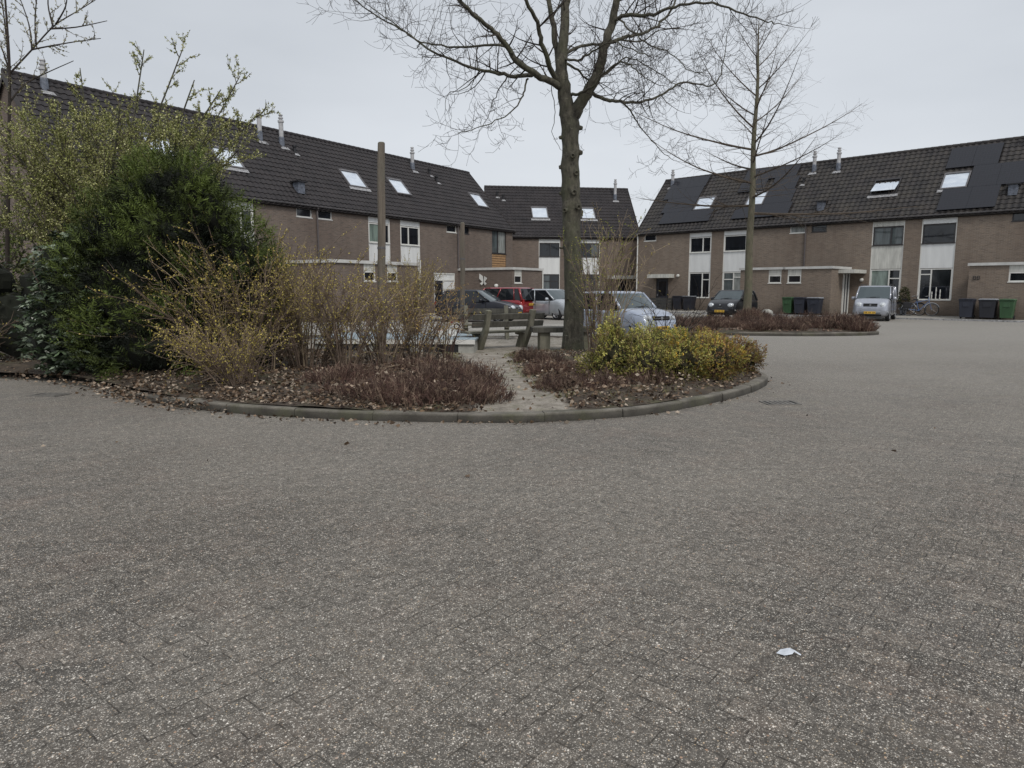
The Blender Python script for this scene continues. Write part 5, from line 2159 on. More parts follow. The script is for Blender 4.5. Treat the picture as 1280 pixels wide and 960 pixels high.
def make_car(name, x, y, heading, label, S, colour, flake=0.3):
    L, Wd, Hh = S['L'], S['W'], S['H']
    root = empty(name, (x, y, 0.004), heading, label, 'car', 'cars parked around the square')
    hl, hw = L / 2, Wd / 2
    pm = paint(name + '_paint', colour, flake)
    belt = S.get('belt', 0.92)
    xA, xB, xC, xD = [S[k] * L for k in ('xA', 'xB', 'xC', 'xD')]   # cowl, windscreen top, roof rear, rear glass foot
    hoodf = S.get('hood', 0.72)
    zc = S.get('cowl', belt + 0.04)
    # stations: x, plan half-width factor, z bottom, z shoulder, z deck
    st = [(-hl, .80, .42, .62, .66), (-hl + .03, .90, .30, .70, .80), (-hl + .12, .955, .22, .80, belt - .02), (-hl + .4, .985, .2, .82, belt),
          (-.3 * L, 1, .19, .80, belt), (-.15 * L, 1, .18, .78, belt), (0, 1, .18, .78, belt - .01), (.12 * L, 1, .18, .77, belt - .02),
          (xA - .12, 1, .18, .76, belt - .01), (xA + .05, .99, .18, .75, zc), (xA + (hl - xA) * .45, .975, .19, .72, zc - (zc - hoodf) * .35),
          (hl - .28, .94, .2, .64, hoodf + .03), (hl - .10, .88, .22, .56, hoodf - .05), (hl - .02, .78, .27, .5, hoodf - .18), (hl, .70, .34, .46, hoodf - .26)]
    mb = MB()
    rows = []
    for (sx_, wf, zb, zs, zd) in st:
        w = hw * wf
        rows.append([(0, zb), (w * .55, zb), (w * .86, zb + .01), (w * .965, zb + .09), (w, zb + .24), (w * .995, zs), (w * .955, (zs + zd) / 2 + .03), (w * .90, zd), (w * .72, zd + .018), (w * .36, zd + .03), (0, zd + .034)])
    k = len(rows[0])
    full = 2 * k - 2
    for (sx_, *_), r in zip(st, rows):
        for (a, b) in r:
            mb.v.append((sx_, a, b))
        for (a, b) in reversed(r[1:-1]):
            mb.v.append((sx_, -a, b))
    for i in range(len(st) - 1):
        for j in range(full):
            mb.f.append([i * full + j, (i + 1) * full + j, (i + 1) * full + (j + 1) % full, i * full + (j + 1) % full])
            mb.mi.append(0)
    for base_i, sx_ in ((0, -1), ((len(st) - 1) * full, 1)):
        ring_ = [Vector(mb.v[base_i + j]) for j in range(full)]
        cc = sum(ring_, Vector((0, 0, 0))) / full
        prev = base_i
        for kk in (.72, .35):
            o_ = len(mb.v)
            for q_ in ring_:
                w_ = cc.lerp(q_, kk)
                mb.v.append((w_.x + sx_ * .02 * (1 - kk), w_.y, w_.z))
            for j in range(full):
                j2 = (j + 1) % full
                f_ = [prev + j, prev + j2, o_ + j2, o_ + j]
                mb.f.append(f_ if sx_ < 0 else f_[::-1])
                mb.mi.append(0)
            prev = o_
        f_ = [prev + j for j in range(full)]
        mb.f.append(f_ if sx_ < 0 else f_[::-1])
        mb.mi.append(0)
    body = mb.build('body', [pm, SHADE], root, smooth=True)
    sub = body.modifiers.new('s', 'SUBSURF')
    sub.levels = sub.render_levels = 2
    wr = S.get('wr', 0.29)
    axf, axr = S['axf'] * L, S['axr'] * L
    cut = MB()
    for ax in (axf, axr):
        for sg in (-1, 1):
            ya, yb = sg * (hw - .26), sg * (hw + .2)
            cut.lathe([(wr + .055, min(ya, yb)), (wr + .055, max(ya, yb))], 28, (ax, 0, wr + .01), axis='y', mi=0)
    co = cut.build('cut', [SHADE], root)
    bo = body.modifiers.new('b', 'BOOLEAN')
    bo.operation = 'DIFFERENCE'
    bo.object = co
    bo.solver = 'EXACT'
    bpy.context.view_layer.update()
    dg = bpy.context.evaluated_depsgraph_get()
    me = bpy.data.meshes.new_from_object(body.evaluated_get(dg))
    body.modifiers.clear()
    body.data = me
    bpy.data.objects.remove(co)
    # wheels
    for ax in (axf, axr):
        for sg in (-1, 1):
            yc = sg * (hw - .115)
            wl = empty('wheel', (ax, yc, wr))
            wl.parent = root
            ty = MB()
            ty.lathe([(wr * .66, -.085), (wr * .93, -.09), (wr, -.06), (wr, .06), (wr * .93, .09), (wr * .66, .085)], 24, (0, 0, 0), axis='y', cap=False)
            ty.build('tyre', RUBBER, wl, smooth=True)
            rm = MB()
            o = sg * .07
            rm.lathe([(wr * .7, o), (wr * .66, o * 1.15), (wr * .6, o * .8)], 24, (0, 0, 0), axis='y', cap=False)
            for q in range(7):
                a = q * 2 * math.pi / 7
                M4 = Matrix.Rotation(a, 4, 'Y')
                rm.box(-.022, .022, min(o * .85, o * 1.05), max(o * .85, o * 1.05), 0.03, wr * .64, 0, M4)
            rm.lathe([(.055, o * .9), (.05, o * 1.15), (.01, o * 1.2)], 12, (0, 0, 0), axis='y')
            rm.lathe([(wr * .66, o * .45), (wr * .02, o * .45)], 24, (0, 0, 0), axis='y', mi=1, cap=False)
            rm.build('rim', [S.get('rim', RIM), SHADE], wl)
    # greenhouse
    wb, wt = hw * .90, hw * S.get('tumble', .74)
    zr = Hh
    zrs = Hh - .06

    def ring(xf, xr, w, z, bulge):
        xm = (xf + xr) / 2
        pts = [(xf + bulge, 0, z), (xf + bulge * .8, w * .55, z), (xf, w, z), (xm + (xf - xm) * .33, w * 1.02, z), (xm - (xm - xr) * .33, w * 1.02, z), (xr, w * .97, z), (xr - bulge * .5, w * .55, z), (xr - bulge * .6, 0, z)]
        return pts + [(a, -b, c) for a, b, c in reversed(pts[1:-1])]
    r0 = ring(xA, xD, wb, belt - .02, .16)
    r0 = [(a, b, zc - .01 if a > xA - .01 else c) for a, b, c in r0]
    r1 = ring(xB, xC, wt, zrs, .07)
    r1b = ring(xB - .05, xC + .05, wt * .93, zr - .015, .05)
    r2 = ring(xB - .25, xC + .25, wt * .6, zr + .006, .03)
    n = len(r0)
    rf = MB()
    rf.add(r1 + r1b + r2, [(i, (i + 1) % n, n + (i + 1) % n, n + i) for i in range(n)] + [(n + i, n + (i + 1) % n, 2 * n + (i + 1) % n, 2 * n + i) for i in range(n)] + [tuple(range(2 * n, 3 * n))])
    rf.build('roof', pm, root, smooth=True)

    def glass_faces(idx, nm, mat):
        g = MB()
        for i in idx:
            j = (i + 1) % n
            g.quad(r0[i], r0[j], r1[j], r1[i])
        return g.build(nm, mat, root, smooth=(nm != 'side_window'))
    glass_faces([12, 13, 0, 1], 'windscreen', CARGLASS_L)
    glass_faces([5, 6, 7, 8], 'rear_window', CARGLASS)
    glass_faces([2, 3, 4], 'side_window', CARGLASS)
    glass_faces([9, 10, 11], 'side_window', CARGLASS)
    def pillar(i, w, pos=0.0):
        a, b = Vector(r0[i]), Vector(r1[i])
        if pos:
            j = (i + 1) % n
            a = a.lerp(Vector(r0[j]), pos)
            b = b.lerp(Vector(r1[j]), pos)
        pl = MB()
        pl.tube([a - (b - a) * .02, a.lerp(b, .5) + Vector((0, math.copysign(.012, a.y), 0)), b], [w, w * .8, w * .85], 6)
        pl.build('pillar', pm, root, smooth=True)
    for i in (2, 12):
        pillar(i, .045)
    for i in (5, 9):
        pillar(i, .075 if S.get('fatc') else .06)
    for i, p_ in ((3, .45), (10, .55)):
        pillar(i, .035, p_)
    if S.get('five'):
        for i, p_ in ((4, .55), (9, .45)):
            pillar(i, .03, p_)
    # nose: lamps, grille, plate, lower intake
    zf = hoodf
    for sg in (-1, 1):
        hd = MB()
        lx, lw, lh, lz = S.get('lamp', (.24, .2, .15, -.13))
        c0 = Vector((hl - .095, sg * hw * .62, zf + lz))
        o = len(hd.v)
        for i in range(9):
            ph = math.pi * i / 8
            for j in range(12):
                th = 2 * math.pi * j / 12
                hd.v.append((c0.x - .02 + math.sin(ph) * math.cos(th) * .13 - .10 * abs(math.cos(ph)) * (1 if math.cos(ph) * sg > 0 else .2), c0.y + math.cos(ph) * lw, c0.z + math.sin(ph) * math.sin(th) * lh * (.6 + .4 * math.sin(ph))))
        for i in range(8):
            for j in range(12):
                hd.f.append([o + i * 12 + j, o + i * 12 + (j + 1) % 12, o + (i + 1) * 12 + (j + 1) % 12, o + (i + 1) * 12 + j])
                hd.mi.append(0)
        hd.build('headlight', LAMPG, root, smooth=True)
        tl = MB()
        tz = S.get('tailz', .78)
        th_ = S.get('tailh', .17)
        tl.box(-hl + .015, -hl + .2, sg * hw * .66 if sg > 0 else -hw * .86, hw * .86 if sg > 0 else -hw * .66, tz - th_, tz + th_)
        tl.build('tail_light', TAIL, root, bevel=.03)
        mr = MB()
        mr.lathe([(.02, -.1), (.075, -.07), (.085, 0), (.07, .07), (.02, .1)], 10, (xA - .32, sg * (hw + .07), belt + .07), axis='y')
        mr.tube([(xA - .3, sg * hw * .88, belt + .0), (xA - .32, sg * (hw + .03), belt + .04)], .02, 6)
        mr.build('mirror', SHADE if S.get('blackmirror') else pm, root, smooth=True)
        # door seam, handle and side rub strip
        dr = MB()
        for xs in S.get('seams', (.17, -.12)):
            dr.box(xs * L - .005, xs * L + .005, sg * (hw - .03), sg * (hw + .003), .3, belt - .03) if sg > 0 else dr.box(xs * L - .005, xs * L + .005, -hw - .003, -hw + .03, .3, belt - .03)
        dr.build('door_seam', SHADE, root)
        hn = MB()
        hx = S.get('handle', -.07) * L
        hn.box(hx - .09, hx + .09, sg * (hw - .01) if sg > 0 else -hw - .022, hw + .022 if sg > 0 else -(hw - .01), .77, .80)
        hn.build('door_handle', SHADE if S.get('blackmirror') else pm, root, bevel=.008)
    gr = MB()
    gw, gh, gz = S.get('grille', (.26, .05, -.14))
    gr.box(hl - .11, hl - .005, -gw, gw, zf + gz - gh, zf + gz + gh, 0)
    gr.box(hl - .012, hl + .001, -gw, gw, zf + gz - .006, zf + gz + .006, 1)
    gr.build('grille', [SHADE, RIM], root, bevel=.02)
    lo = MB()
    lo.box(hl - .14, hl + .004, -hw * .6, hw * .6, .25, .335)
    lo.build('lower_intake', SHADE, root, bevel=.02)
    em = MB()
    em.lathe([(.045, 0), (.04, .012), (.0, .014)], 12, (hl + .0, 0, zf + gz + S.get('emb', 0.0)), axis='x')
    em.build('emblem', RIM, root)
    for sgx, nm in ((1, 'front_bumper'), (-1, 'rear_bumper')):
        bp = MB()
        m = 12
        for i in range(m + 1):
            yy = -hw * .93 + 2 * hw * .93 * i / m
            xo = hl + .032 - .24 * abs(yy / hw) ** 3.2
            for dx, z in ((-.10, .33), (0, .345), (.012, .42), (0, .50), (-.10, .52)):
                bp.v.append((sgx * (xo + dx), yy, z))
        for i in range(m):
            for j in range(4):
                q_ = [i * 5 + j, i * 5 + j + 1, (i + 1) * 5 + j + 1, (i + 1) * 5 + j]
                bp.f.append(q_)
                bp.mi.append(0)
        bp.build(nm, S.get('bumper') or pm, root, smooth=True)
    for sx_, nm in ((1, 'number_plate'), (-1, 'number_plate')):
        p_ = MB()
        pz = .41 if sx_ > 0 else S.get('rplate', .62)
        xx = sx_ * (hl + .055)
        p_.box(xx - .006, xx + .006, -.25, .25, pz - .055, pz + .055, 0)
        xo = xx + sx_ * .0085
        for q, wch in enumerate((0, 1, None, 2, 3, None, 4, 5)):
            if wch is None:
                continue
            cy = -.19 + q * .055
            p_.box(xo - .002, xo + .002, cy - .013, cy + .013, pz - .03, pz + .03, 1)
        p_.build(nm, [PLATE, M['black']], root)
    if S.get('rails'):
        for sg in (-1, 1):
            r_ = MB()
            r_.tube([(xB - .1, sg * wt * .93, zr - .01), (xB - .18, sg * wt * .93, zr + .06), (xC + .2, sg * wt * .93, zr + .06), (xC + .1, sg * wt * .93, zr - .01)], .016, 6)
            r_.build('roof_rail', M['black'], root)
    wp = MB()
    for sg in (-1, 1):
        a = Vector(r0[0]).lerp(Vector(r1[0]), .06) + Vector((.02, sg * .08 - .2, .01))
        wp.tube([a, a + Vector((-.05, .42, .03))], .008, 5)
    wp.build('wiper', M['black'], root)
    return root


HATCH = dict(L=3.98, W=1.70, H=1.48, belt=.93, cowl=.98, hood=.76, xA=.20, xB=.03, xC=-.36, xD=-.455, axf=.315, axr=-.32, wr=.30, seams=(.17, -.1), five=True)
ALTO = dict(L=3.5, W=1.5, H=1.45, belt=.90, cowl=.96, hood=.79, xA=.20, xB=.06, xC=-.40, xD=-.475, axf=.31, axr=-.34, wr=.265, seams=(.19, -.08), blackmirror=True, tumble=.78, lamp=(.24, .17, .095, -.1), grille=(.3, .055, -.1))
TWINGO = dict(L=3.6, W=1.65, H=1.47, belt=.94, cowl=1.0, hood=.80, xA=.24, xB=.07, xC=-.38, xD=-.465, axf=.325, axr=-.34, wr=.285, seams=(.2, -.12), lamp=(.24, .19, .13, -.11), grille=(.12, .03, -.2), tumble=.76, emb=.12)
WAGON = dict(L=3.5, W=1.64, H=1.68, belt=1.0, cowl=1.08, hood=.90, xA=.29, xB=.15, xC=-.44, xD=-.485, axf=.33, axr=-.34, wr=.275, seams=(.25, 0), rails=True, tumble=.82, five=True, lamp=(.24, .2, .15, -.15), grille=(.3, .075, -.14), bumper=simple('grey_bumper', rgb(120, 124, 130), .5, .1, 4))
MPV = dict(L=4.0, W=1.70, H=1.60, belt=.98, cowl=1.05, hood=.82, xA=.25, xB=.08, xC=-.43, xD=-.48, axf=.32, axr=-.33, wr=.3, seams=(.2, -.03), five=True, tailz=.86, tailh=.15, tumble=.8, fatc=True, rplate=.75)
C3 = dict(L=3.85, W=1.68, H=1.52, belt=.95, cowl=1.02, hood=.80, xA=.26, xB=.08, xC=-.34, xD=-.46, axf=.32, axr=-.32, wr=.31, seams=(.2, -.06), five=True, lamp=(.24, .2, .15, -.08))

make_car('parked_car', 3.42, 21.75, R(-60), 'pale silver blue small hatchback parked behind the yellow green shrubs', ALTO, rgb(170, 179, 196), .3)
make_car('parked_car', 11.6, 37.25, R(-127), 'black small hatchback parked behind the slim bare tree', TWINGO, rgb(26, 27, 32), .2)
make_car('parked_car', 17.95, 35.0, R(-124), 'silver tall hatchback with roof rails parked by the shed with white doorposts', WAGON, rgb(168, 172, 182), .45)
make_car('parked_car', -1.55, 33.3, R(-20), 'dark blue black hatchback parked side on beyond the bench', HATCH, rgb(22, 24, 34), .25)
make_car('parked_car', -.75, 36.9, R(148), 'red people carrier seen from behind between the black and silver cars', MPV, rgb(140, 34, 40), .2)
make_car('parked_car', 1.95, 36.3, R(-48), 'silver hatchback half hidden by the big tree trunk', C3, rgb(178, 184, 190), .35)


# ------------------------------------------------------------------ wheelie bins
def make_bin(loc, rz, label, colour, lid=None, w=.58, d=.62, h=1.0):
    root = empty('wheelie_bin', loc, rz, label, 'bin', 'wheelie bins in front of the sheds')
    m = simple('bin_plastic_' + colour[0], colour[1], .5, .12, 3)
    lm = m if lid is None else simple('bin_lid_' + colour[0], lid, .4, .12, 3)
    b = MB()
    z0, z1 = .08, h - .06
    w0, d0 = w * .40, d * .38
    w1, d1 = w * .5, d * .5
    vs = [(-w0, -d0, z0), (w0, -d0, z0), (w0, d0, z0), (-w0, d0, z0), (-w1, -d1, z1), (w1, -d1, z1), (w1, d1, z1), (-w1, d1, z1)]
    b.add(vs, [(3, 2, 1, 0), (4, 5, 6, 7), (0, 1, 5, 4), (1, 2, 6, 5), (2, 3, 7, 6), (3, 0, 4, 7)])
    b.box(-w1 - .02, w1 + .02, -d1 - .02, d1 + .02, z1 - .05, z1)
    b.box(-w0 * .6, w0 * .6, -d1 * .98, -d1 * .98 + .05, z1 - .35, z1 - .05)
    b.build('bin_body', m, root, bevel=.02)
    l = MB()
    l.prism([(-w1 - .03, z1 + .004), (w1 + .03, z1 + .004), (w1 * .9, z1 + .06), (-w1 * .9, z1 + .06)], -d1 - .04, d1 + .03)
    l.build('lid', lm, root, bevel=.02)
    hd = MB()
    hd.tube([(-w1, d1 + .05, z1 - .02), (w1, d1 + .05, z1 - .02)], .018, 6)
    hd.build('handle', m, root)
    for sg in (-1, 1):
        wl = MB()
        wl.lathe([(.1, -.025), (.1, .025)], 14, (sg * (w0 + .03), d0 - .02, .1), axis='x')
        wl.build('wheel', M['black'], root)


DARKB = ('slate', rgb(44, 48, 60))
GREENB = ('green', rgb(52, 84, 54))
aR = wing('R')[3]
for s, y, lab, c, lid, w in ((21.85, -3.55, 'dark blue grey bin, leftmost of the three by the right shed', DARKB, None, .62), (22.72, -3.5, 'black bin with a pale lid between the dark and green bins, right shed', ('black', rgb(36, 38, 46)), rgb(150, 154, 162), .72), (23.5, -3.5, 'green bin at the right end of the row by the right shed', GREENB, rgb(78, 108, 78), .6),
                          (12.95, -3.55, 'green bin at the left end of the row by the middle shed', GREENB, None, .55), (13.65, -3.55, 'dark bin between the green bin and the pale lidded bin at the middle shed', DARKB, None, .62), (14.45, -3.55, 'dark bin with a pale lid nearest to the white doorposts', DARKB, rgb(150, 154, 162), .72),
                          (4.35, -1.2, 'black bin at the end of the dark board fence, left one', ('black', rgb(34, 36, 46)), None, .7), (5.2, -1.3, 'black bin right beside the black hatchback', ('black', rgb(34, 36, 46)), rgb(120, 124, 130), .72)):
    p = W('R', s, y)
    make_bin((p.x, p.y, .055), aR, lab, c, lid, w)

# low dark board fence left of those bins
p = W('R', 1.7, -1.3)
fr = empty('board_fence', (p.x, p.y, .05), aR, 'low dark horizontal board fence in front of the leftmost right hand house', 'fence')
mb = MB()
for i in range(4):
    mb.box(0, 2.15, -.02, .02, .04 + i * .21, .22 + i * .21)
fb = mb.build('boards', simple('dark_stained_boards', rgb(66, 66, 64), .8, .2, 5), fr)
for x in (0.02, 1.05, 2.1):
    q = MB()
    q.box(x, x + .09, .022, .1, 0, .92)
    q.build('post', M['fascia'], fr)


# ------------------------------------------------------------------ bicycles
def make_bike(loc, rz, label, colour, basket=False):
    root = empty('bicycle', loc, rz, label, 'bicycle')
    fm = simple('bicycle_paint_' + ('a' if basket else 'b'), colour, .35, .1, 3, coat=.5)
    for x in (-.53, .55):
        w = MB()
        o = 0
        n, k = 28, 6
        pts = [(x + .33 * math.cos(2 * math.pi * i / n), 0, .35 + .33 * math.sin(2 * math.pi * i / n)) for i in range(n + 1)]
        w.tube(pts, .02, k, mi=0)
        pts = [(x + .305 * math.cos(2 * math.pi * i / n), 0, .35 + .305 * math.sin(2 * math.pi * i / n)) for i in range(n + 1)]
        w.tube(pts, .012, 4, mi=1)
        for i in range(12):
            a = 2 * math.pi * i / 12
            w.tube([(x, 0, .35), (x + .3 * math.cos(a), 0, .35 + .3 * math.sin(a))], .003, 3, mi=1)
        w.lathe([(.03, -.04), (.03, .04)], 8, (x, 0, .35), axis='y', mi=1)
        w.build('wheel', [RUBBER, RIM], root)
        f = MB()
        pts = [(x + .365 * math.cos(a), 0, .35 + .365 * math.sin(a)) for a in np.linspace(R(20), R(165), 12)]
        f.tube(pts, .022, 5)
        f.build('mudguard', simple('mudguard_grey', rgb(168, 172, 178), .4, .1, 3) if basket else M['black'], root)
    f = MB()
    f.tube([(-.53, 0, .35), (-.05, 0, .3), (.38, 0, .78)], .018, 6)
    f.tube([(-.05, 0, .3), (-.2, 0, .85)], .018, 6)
    f.tube([(-.17, 0, .74), (.4, 0, .9)], .016, 6)
    f.tube([(-.53, 0, .35), (-.19, 0, .8)], .012, 6)
    f.tube([(.55, 0, .35), (.42, 0, .75), (.37, 0, 1.02)], .018, 6)
    f.build('frame', fm, root)
    h = MB()
    h.tube([(.22, -.27, 1.06), (.36, -.22, 1.09), (.38, 0, 1.04), (.36, .22, 1.09), (.22, .27, 1.06)], .014, 6)
    h.build('handlebar', RIM, root)
    s = MB()
    s.prism([(-.36, .93), (-.1, .92), (-.12, .87), (-.22, .85), (-.34, .87)], -.08, .08)
    s.build('saddle', M['black'], root, bevel=.02)
    r = MB()
    r.box(-.85, -.3, -.07, .07, .72, .735)
    r.tube([(-.8, .05, .72), (-.53, .05, .36)], .008, 5)
    r.build('luggage_rack', M['black'], root)
    c = MB()
    c.lathe([(.09, -.01), (.09, .01)], 16, (-.05, .04, .3), axis='y')
    c.tube([(-.05, .06, .3), (.02, .08, .14)], .012, 5)
    c.build('crank', M['black'], root)
    if basket:
        b = MB()
        for yy in (-.2, .2):
            b.box(-.82, -.42, yy - .07, yy + .07, .42, .74)
        b.build('pannier_bag', M['black'], root, bevel=.03)


p = W('R', 19.15, -1.0)
make_bike((p.x, p.y, .055), aR + R(14), 'blue bicycle with pale mudguards leaning by the window with candlesticks', rgb(96, 122, 168), True)
p = W('R', 18.5, -.62)
make_bike((p.x, p.y, .055), aR + R(-8), 'black bicycle behind the blue one against the brick pier', rgb(28, 28, 30))
# potted plant against the pier
p = W('R', 18.15, -.35)
pr = empty('potted_plant', (p.x, p.y, .055), aR, 'dark potted evergreen against the brick pier beside the bicycles', 'plant')
mb = MB()
mb.lathe([(.14, 0), (.19, .34), (.21, .36), (.2, .4)], 14)
mb.build('pot', M['lead'], pr)
n = 700
Pp, dd = on_lumps([(0, 0, .95, .25, .25, .6)], n, .2)
leaves('foliage', Pp, dd + RNG.normal(size=(n, 3)) * .6, .1, .05, palette(n, [rgb(46, 54, 36), rgb(84, 84, 56)], .2), M['leaf'], pr)

# ------------------------------------------------------------------ posts and playground things
WOOD = bark_mat('weathered_timber', rgb(84, 77, 70), rgb(132, 122, 110), rgb(106, 102, 92), 12, 0.06, 0.3, .8)
WOODG = bark_mat('grey_green_timber', rgb(92, 90, 80), rgb(138, 134, 120), rgb(96, 98, 78), 8, 0.2, 0.0, .35)


def post(x, ytop, yb, r, label, lean=0):
    g = gp((x[0] + x[1]) / 2 if not isinstance(x, (int, float)) else x, yb, .1)
    Y = g.y
    t = pd(x[0] if isinstance(x, tuple) else x, ytop, Y)
    o = empty('wooden_post', g, 0, label, 'post', None)
    mb = MB()
    n = 10
    pts = [Vector((0, 0, -.1)).lerp(t - g, i / n) + Vector((.006 * math.sin(i * 1.3), 0, 0)) for i in range(n + 1)]
    mb.tube(pts, [r * (1 - .06 * i / n) for i in range(n)] + [r * .86], 12)
    mb.build('shaft', WOOD, o, smooth=False)
    c = MB()
    a = pts[-1]
    c.tube([a + Vector((0, 0, -.004)), a + Vector((0, 0, .02))], [r * .86, r * .7], 12)
    c.build('post_cap', WOODG, o)
    bnd = MB()
    for zz in (.9, 2.3):
        if zz < (t - g).z - .4:
            q = Vector((0, 0, 0)).lerp(t - g, zz / (t - g).z)
            bnd.tube([q, q + Vector((0, 0, .05))], r * 1.03, 12)
    bnd.build('band', M['gutter'], o)


post((476.5, 478), 179, 441, .09, 'tall round wooden post rising above the twiggy shrubs')
post((578, 578.5), 279, 420, .074, 'short slim wooden post behind the bench')


def bench(loc, rz, label, L=1.75, wood=None):
    root = empty('park_bench', loc, rz, label, 'bench')
    # local: x along the bench, -y is the back (towards the viewer), +y the open front
    for x in (-L * .31, L * .31):
        s = MB()
        w = .06
        # leaning back support from the foot in front to the top rail behind
        s.prism([(0.30, 0), (0.12, 0), (-0.16, .46), (-.30, .93), (-.17, .95), (-.02, .50)], x - w, x + w, mat=Matrix(((0, 1, 0, 0), (1, 0, 0, 0), (0, 0, 1, 0), (0, 0, 0, 1))))
        s.prism([(0.50, 0), (0.30, 0), (.05, .36), (.5, .38), (.52, .32), (.34, .30)], x - w + .004, x + w - .004, mat=Matrix(((0, 1, 0, 0), (1, 0, 0, 0), (0, 0, 1, 0), (0, 0, 0, 1))))
        s.build('leg', WOODG, root, bevel=.015)
    # seat boards
    for k, y in enumerate((.04, .21, .38)):
        b = MB()
        b.box(-L / 2 + .01 * k, L / 2 - .012 * k, y, y + .15, .385, .43)
        b.build('seat_board', WOODG, root, bevel=.008)
    for z, y in ((.60, -.135), (.78, -.185)):
        b = MB()
        m = Matrix.Translation((0, y, z)) @ Matrix.Rotation(R(17), 4, 'X')
        b.box(-L / 2, L / 2, 0, .045, -.07, .07, 0, m)
        b.build('back_board', wood or WOODG, root, bevel=.008)
    return root


DKW = bark_mat('dark_wet_timber', rgb(56, 54, 50), rgb(96, 94, 86), None, 8, .2, 0, .3)
bench((-.14, 16.8, .1), R(31), 'weathered timber bench seen from behind beside the sandy track', 1.95, DKW)
bench((-.75, 20.6, .1), R(184), 'second timber bench facing the first, beyond it on the playground', 1.9, DKW)
# stout log stool-table right of the benches
p = gp(690, 437, .1)
o = empty('timber_table', (p.x + .25, p.y, .1), R(6), 'low stout timber table right of the benches, partly behind the big tree', 'table')
mb = MB()
mb.box(-.75, .75, -.3, .3, .42, .54)
mb.build('tabletop', DKW, o, bevel=.01)
for x in (-.45, .45):
    mb = MB()
    mb.box(x - .12, x + .12, -.22, .22, -.05, .42)
    mb.build('leg', WOODG, o, bevel=.01)

# low walled play area with pale blue coping
CONC = simple('pale_concrete', rgb(168, 168, 162), .85, .15, 3)
BLUE = simple('pale_blue_paint', rgb(146, 160, 168), .6, .2, 2)
pw = empty('play_platform', (-2.6, 15.9, .1), R(-3), 'low play platform with worn pale blue top behind the twiggy shrubs', 'play platform')
mb = MB()
mb.box(-1.9, 1.75, -.05, 2.2, -.05, .27)
mb.build('platform_wall', CONC, pw)
mb = MB()
mb.box(-1.93, 1.78, -.08, 2.23, .274, .31)
mb.build('platform_top', BLUE, pw)
mb = MB()
for x in (-1.2, -.1, 1.0):
    mb.box(x - .4, x + .4, -.062, -.052, .02, .22)
mb.build('side_opening', M['black'], pw)
mb = MB()
mb.box(-1.93, 1.78, -.1, -.082, .20, .30)
mb.build('edge_strip', M['white'], pw)
# spring rider
p = gp(556, 440, .1)
sr = empty('spring_rider', (p.x, p.y + .6, .1), R(0), 'small red and white spring rider between the twiggy shrubs and the bench', 'spring rider')
mb = MB()
pts = [(.07 * math.cos(a), .07 * math.sin(a), a * .012) for a in np.linspace(0, 8 * math.pi, 64)]
mb.tube(pts, .014, 5)
mb.build('spring', M['black'], sr)
for sg in (-1, 1):
    mb = MB()
    mb.prism([(-.34, .34), (-.1, .3), (.2, .33), (.36, .5), (.32, .66), (.16, .62), (.05, .48), (-.2, .46), (-.36, .5)], sg * .1 - .015, sg * .1 + .015)
    mb.build('side_panel', M['white'], sr)
    mb = MB()
    mb.lathe([(.075, 0), (.075, .006)], 16, (.24, sg * .118 - .003, .56), axis='y', mi=0)
    mb.lathe([(.04, 0), (.04, .01)], 16, (.24, sg * .119 - .005, .56), axis='y', mi=1)
    mb.build('painted_eye', [M['black'], M['white']], sr)
mb = MB()
mb.box(-.28, .05, -.084, .084, .42, .47)
mb.build('seat', simple('red_plastic', rgb(160, 40, 44), .45, .1, 3), sr, bevel=.02)
mb = MB()
mb.tube([(.14, -.26, .66), (.14, .26, .66)], .016, 6)
mb.build('handlebar', TAIL, sr)

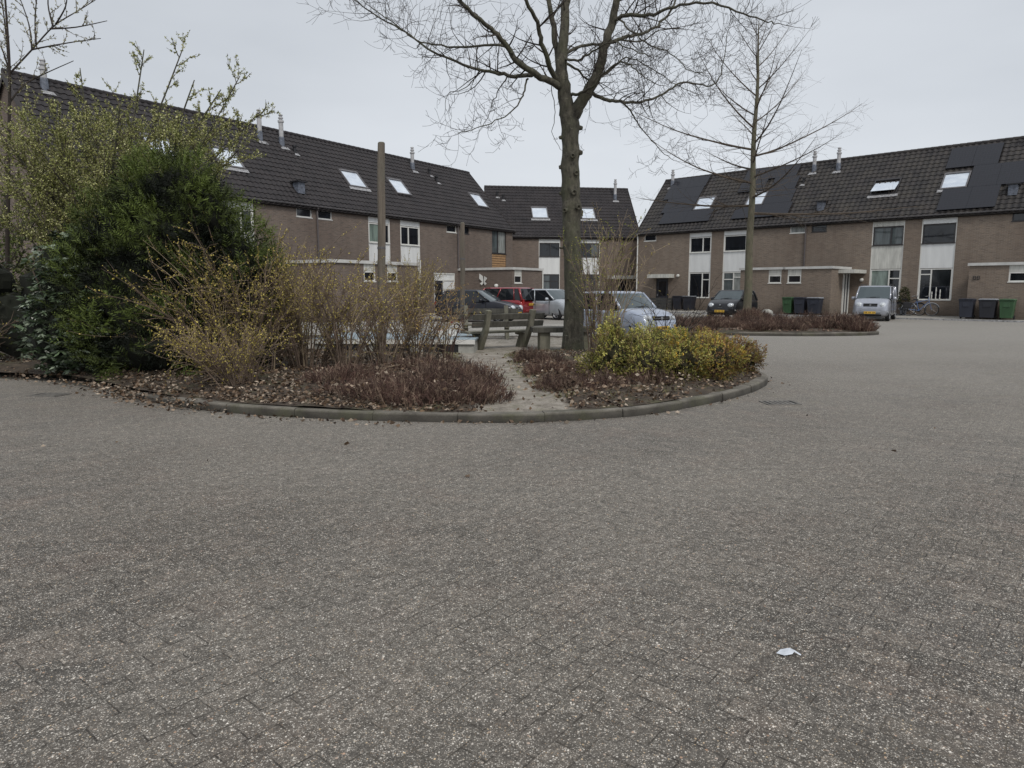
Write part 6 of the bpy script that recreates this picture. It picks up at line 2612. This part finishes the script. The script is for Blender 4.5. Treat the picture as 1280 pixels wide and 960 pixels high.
# lost scrap of paper on the road
p = gp(985, 819)
mb = MB()
q = [(-.046, .004, .004), (-.022, .022, .009), (.012, .018, .016), (.03, .004, .013), (.012, -.012, .008), (-.02, -.014, .004)]
mb.add([(0, 0, .012)] + q, [(0, i + 1, (i + 1) % 6 + 1) for i in range(6)])
mb.add([(.028, .006, .013), (.05, -.006, .004), (.046, -.012, .003), (.024, -.002, .011)], [(0, 1, 2, 3)])
o = mb.build('paper_scrap', simple('white_paper', rgb(204, 210, 218), .7, .12, 30))
o.location = (p.x, p.y, .002)
o.scale = (1.05, 1.1, 1.3)
tag(o, 'small crumpled white scrap of paper lying on the paving', 'litter')

# white butterfly ornament and lamp on the shed wall of the last left house
p = W('L', 14.74, -2.0, 2.0)
bo = empty('wall_ornament', (p.x, p.y, p.z), wing('L')[3] + R(-90), 'white butterfly shaped ornament on the brick side of the shed above the black car', 'ornament')
for sg in (-1, 1):
    mb = MB()
    mb.add([(0, -.05, -.1), (sg * .05, -.06, .3), (sg * .28, -.1, .46 if sg < 0 else .2), (sg * .3, -.1, .15), (sg * .1, -.06, -.05), (sg * .26, -.09, -.14), (sg * .12, -.07, -.26)], [(0, 1, 2, 3, 4), (0, 4, 5, 6)])
    mb.build('wing', M['white'], bo)
mb = MB()
mb.tube([(0, -.05, -.2), (0, -.05, .25)], .02, 6)
mb.build('ornament_body', M['black'], bo)
lp = MB()
lp.lathe([(.02, -.1), (.1, -.08), (.13, 0), (.1, .08), (.02, .1)], 12, (.0, 0, 0))
l = lp.build('wall_lamp', M['white'])
p = W('L', 14.62, -3.0, 1.72)
l.location = p
tag(l, 'round white lamp on the brick side of the shed behind the red car', 'lamp')
# boulder at the foot of the slim tree
mb = MB()
o_ = len(mb.v)
for i in range(9):
    for j in range(12):
        ph, th = math.pi * i / 8, 2 * math.pi * j / 12
        d = Vector((math.sin(ph) * math.cos(th), math.sin(ph) * math.sin(th), math.cos(ph)))
        w = .3 * (1 + .25 * mnoise.noise(d * 2))
        mb.v.append((d.x * w * 1.1, d.y * w, d.z * w * .8))
for i in range(8):
    for j in range(12):
        mb.f.append([i * 12 + j, i * 12 + (j + 1) % 12, (i + 1) * 12 + (j + 1) % 12, (i + 1) * 12 + j])
        mb.mi.append(0)
o = mb.build('boulder', CONC, None, smooth=True)
o.location = (12.3, 34.2, .32)
tag(o, 'pale boulder at the foot of the slim bare tree', 'stone')
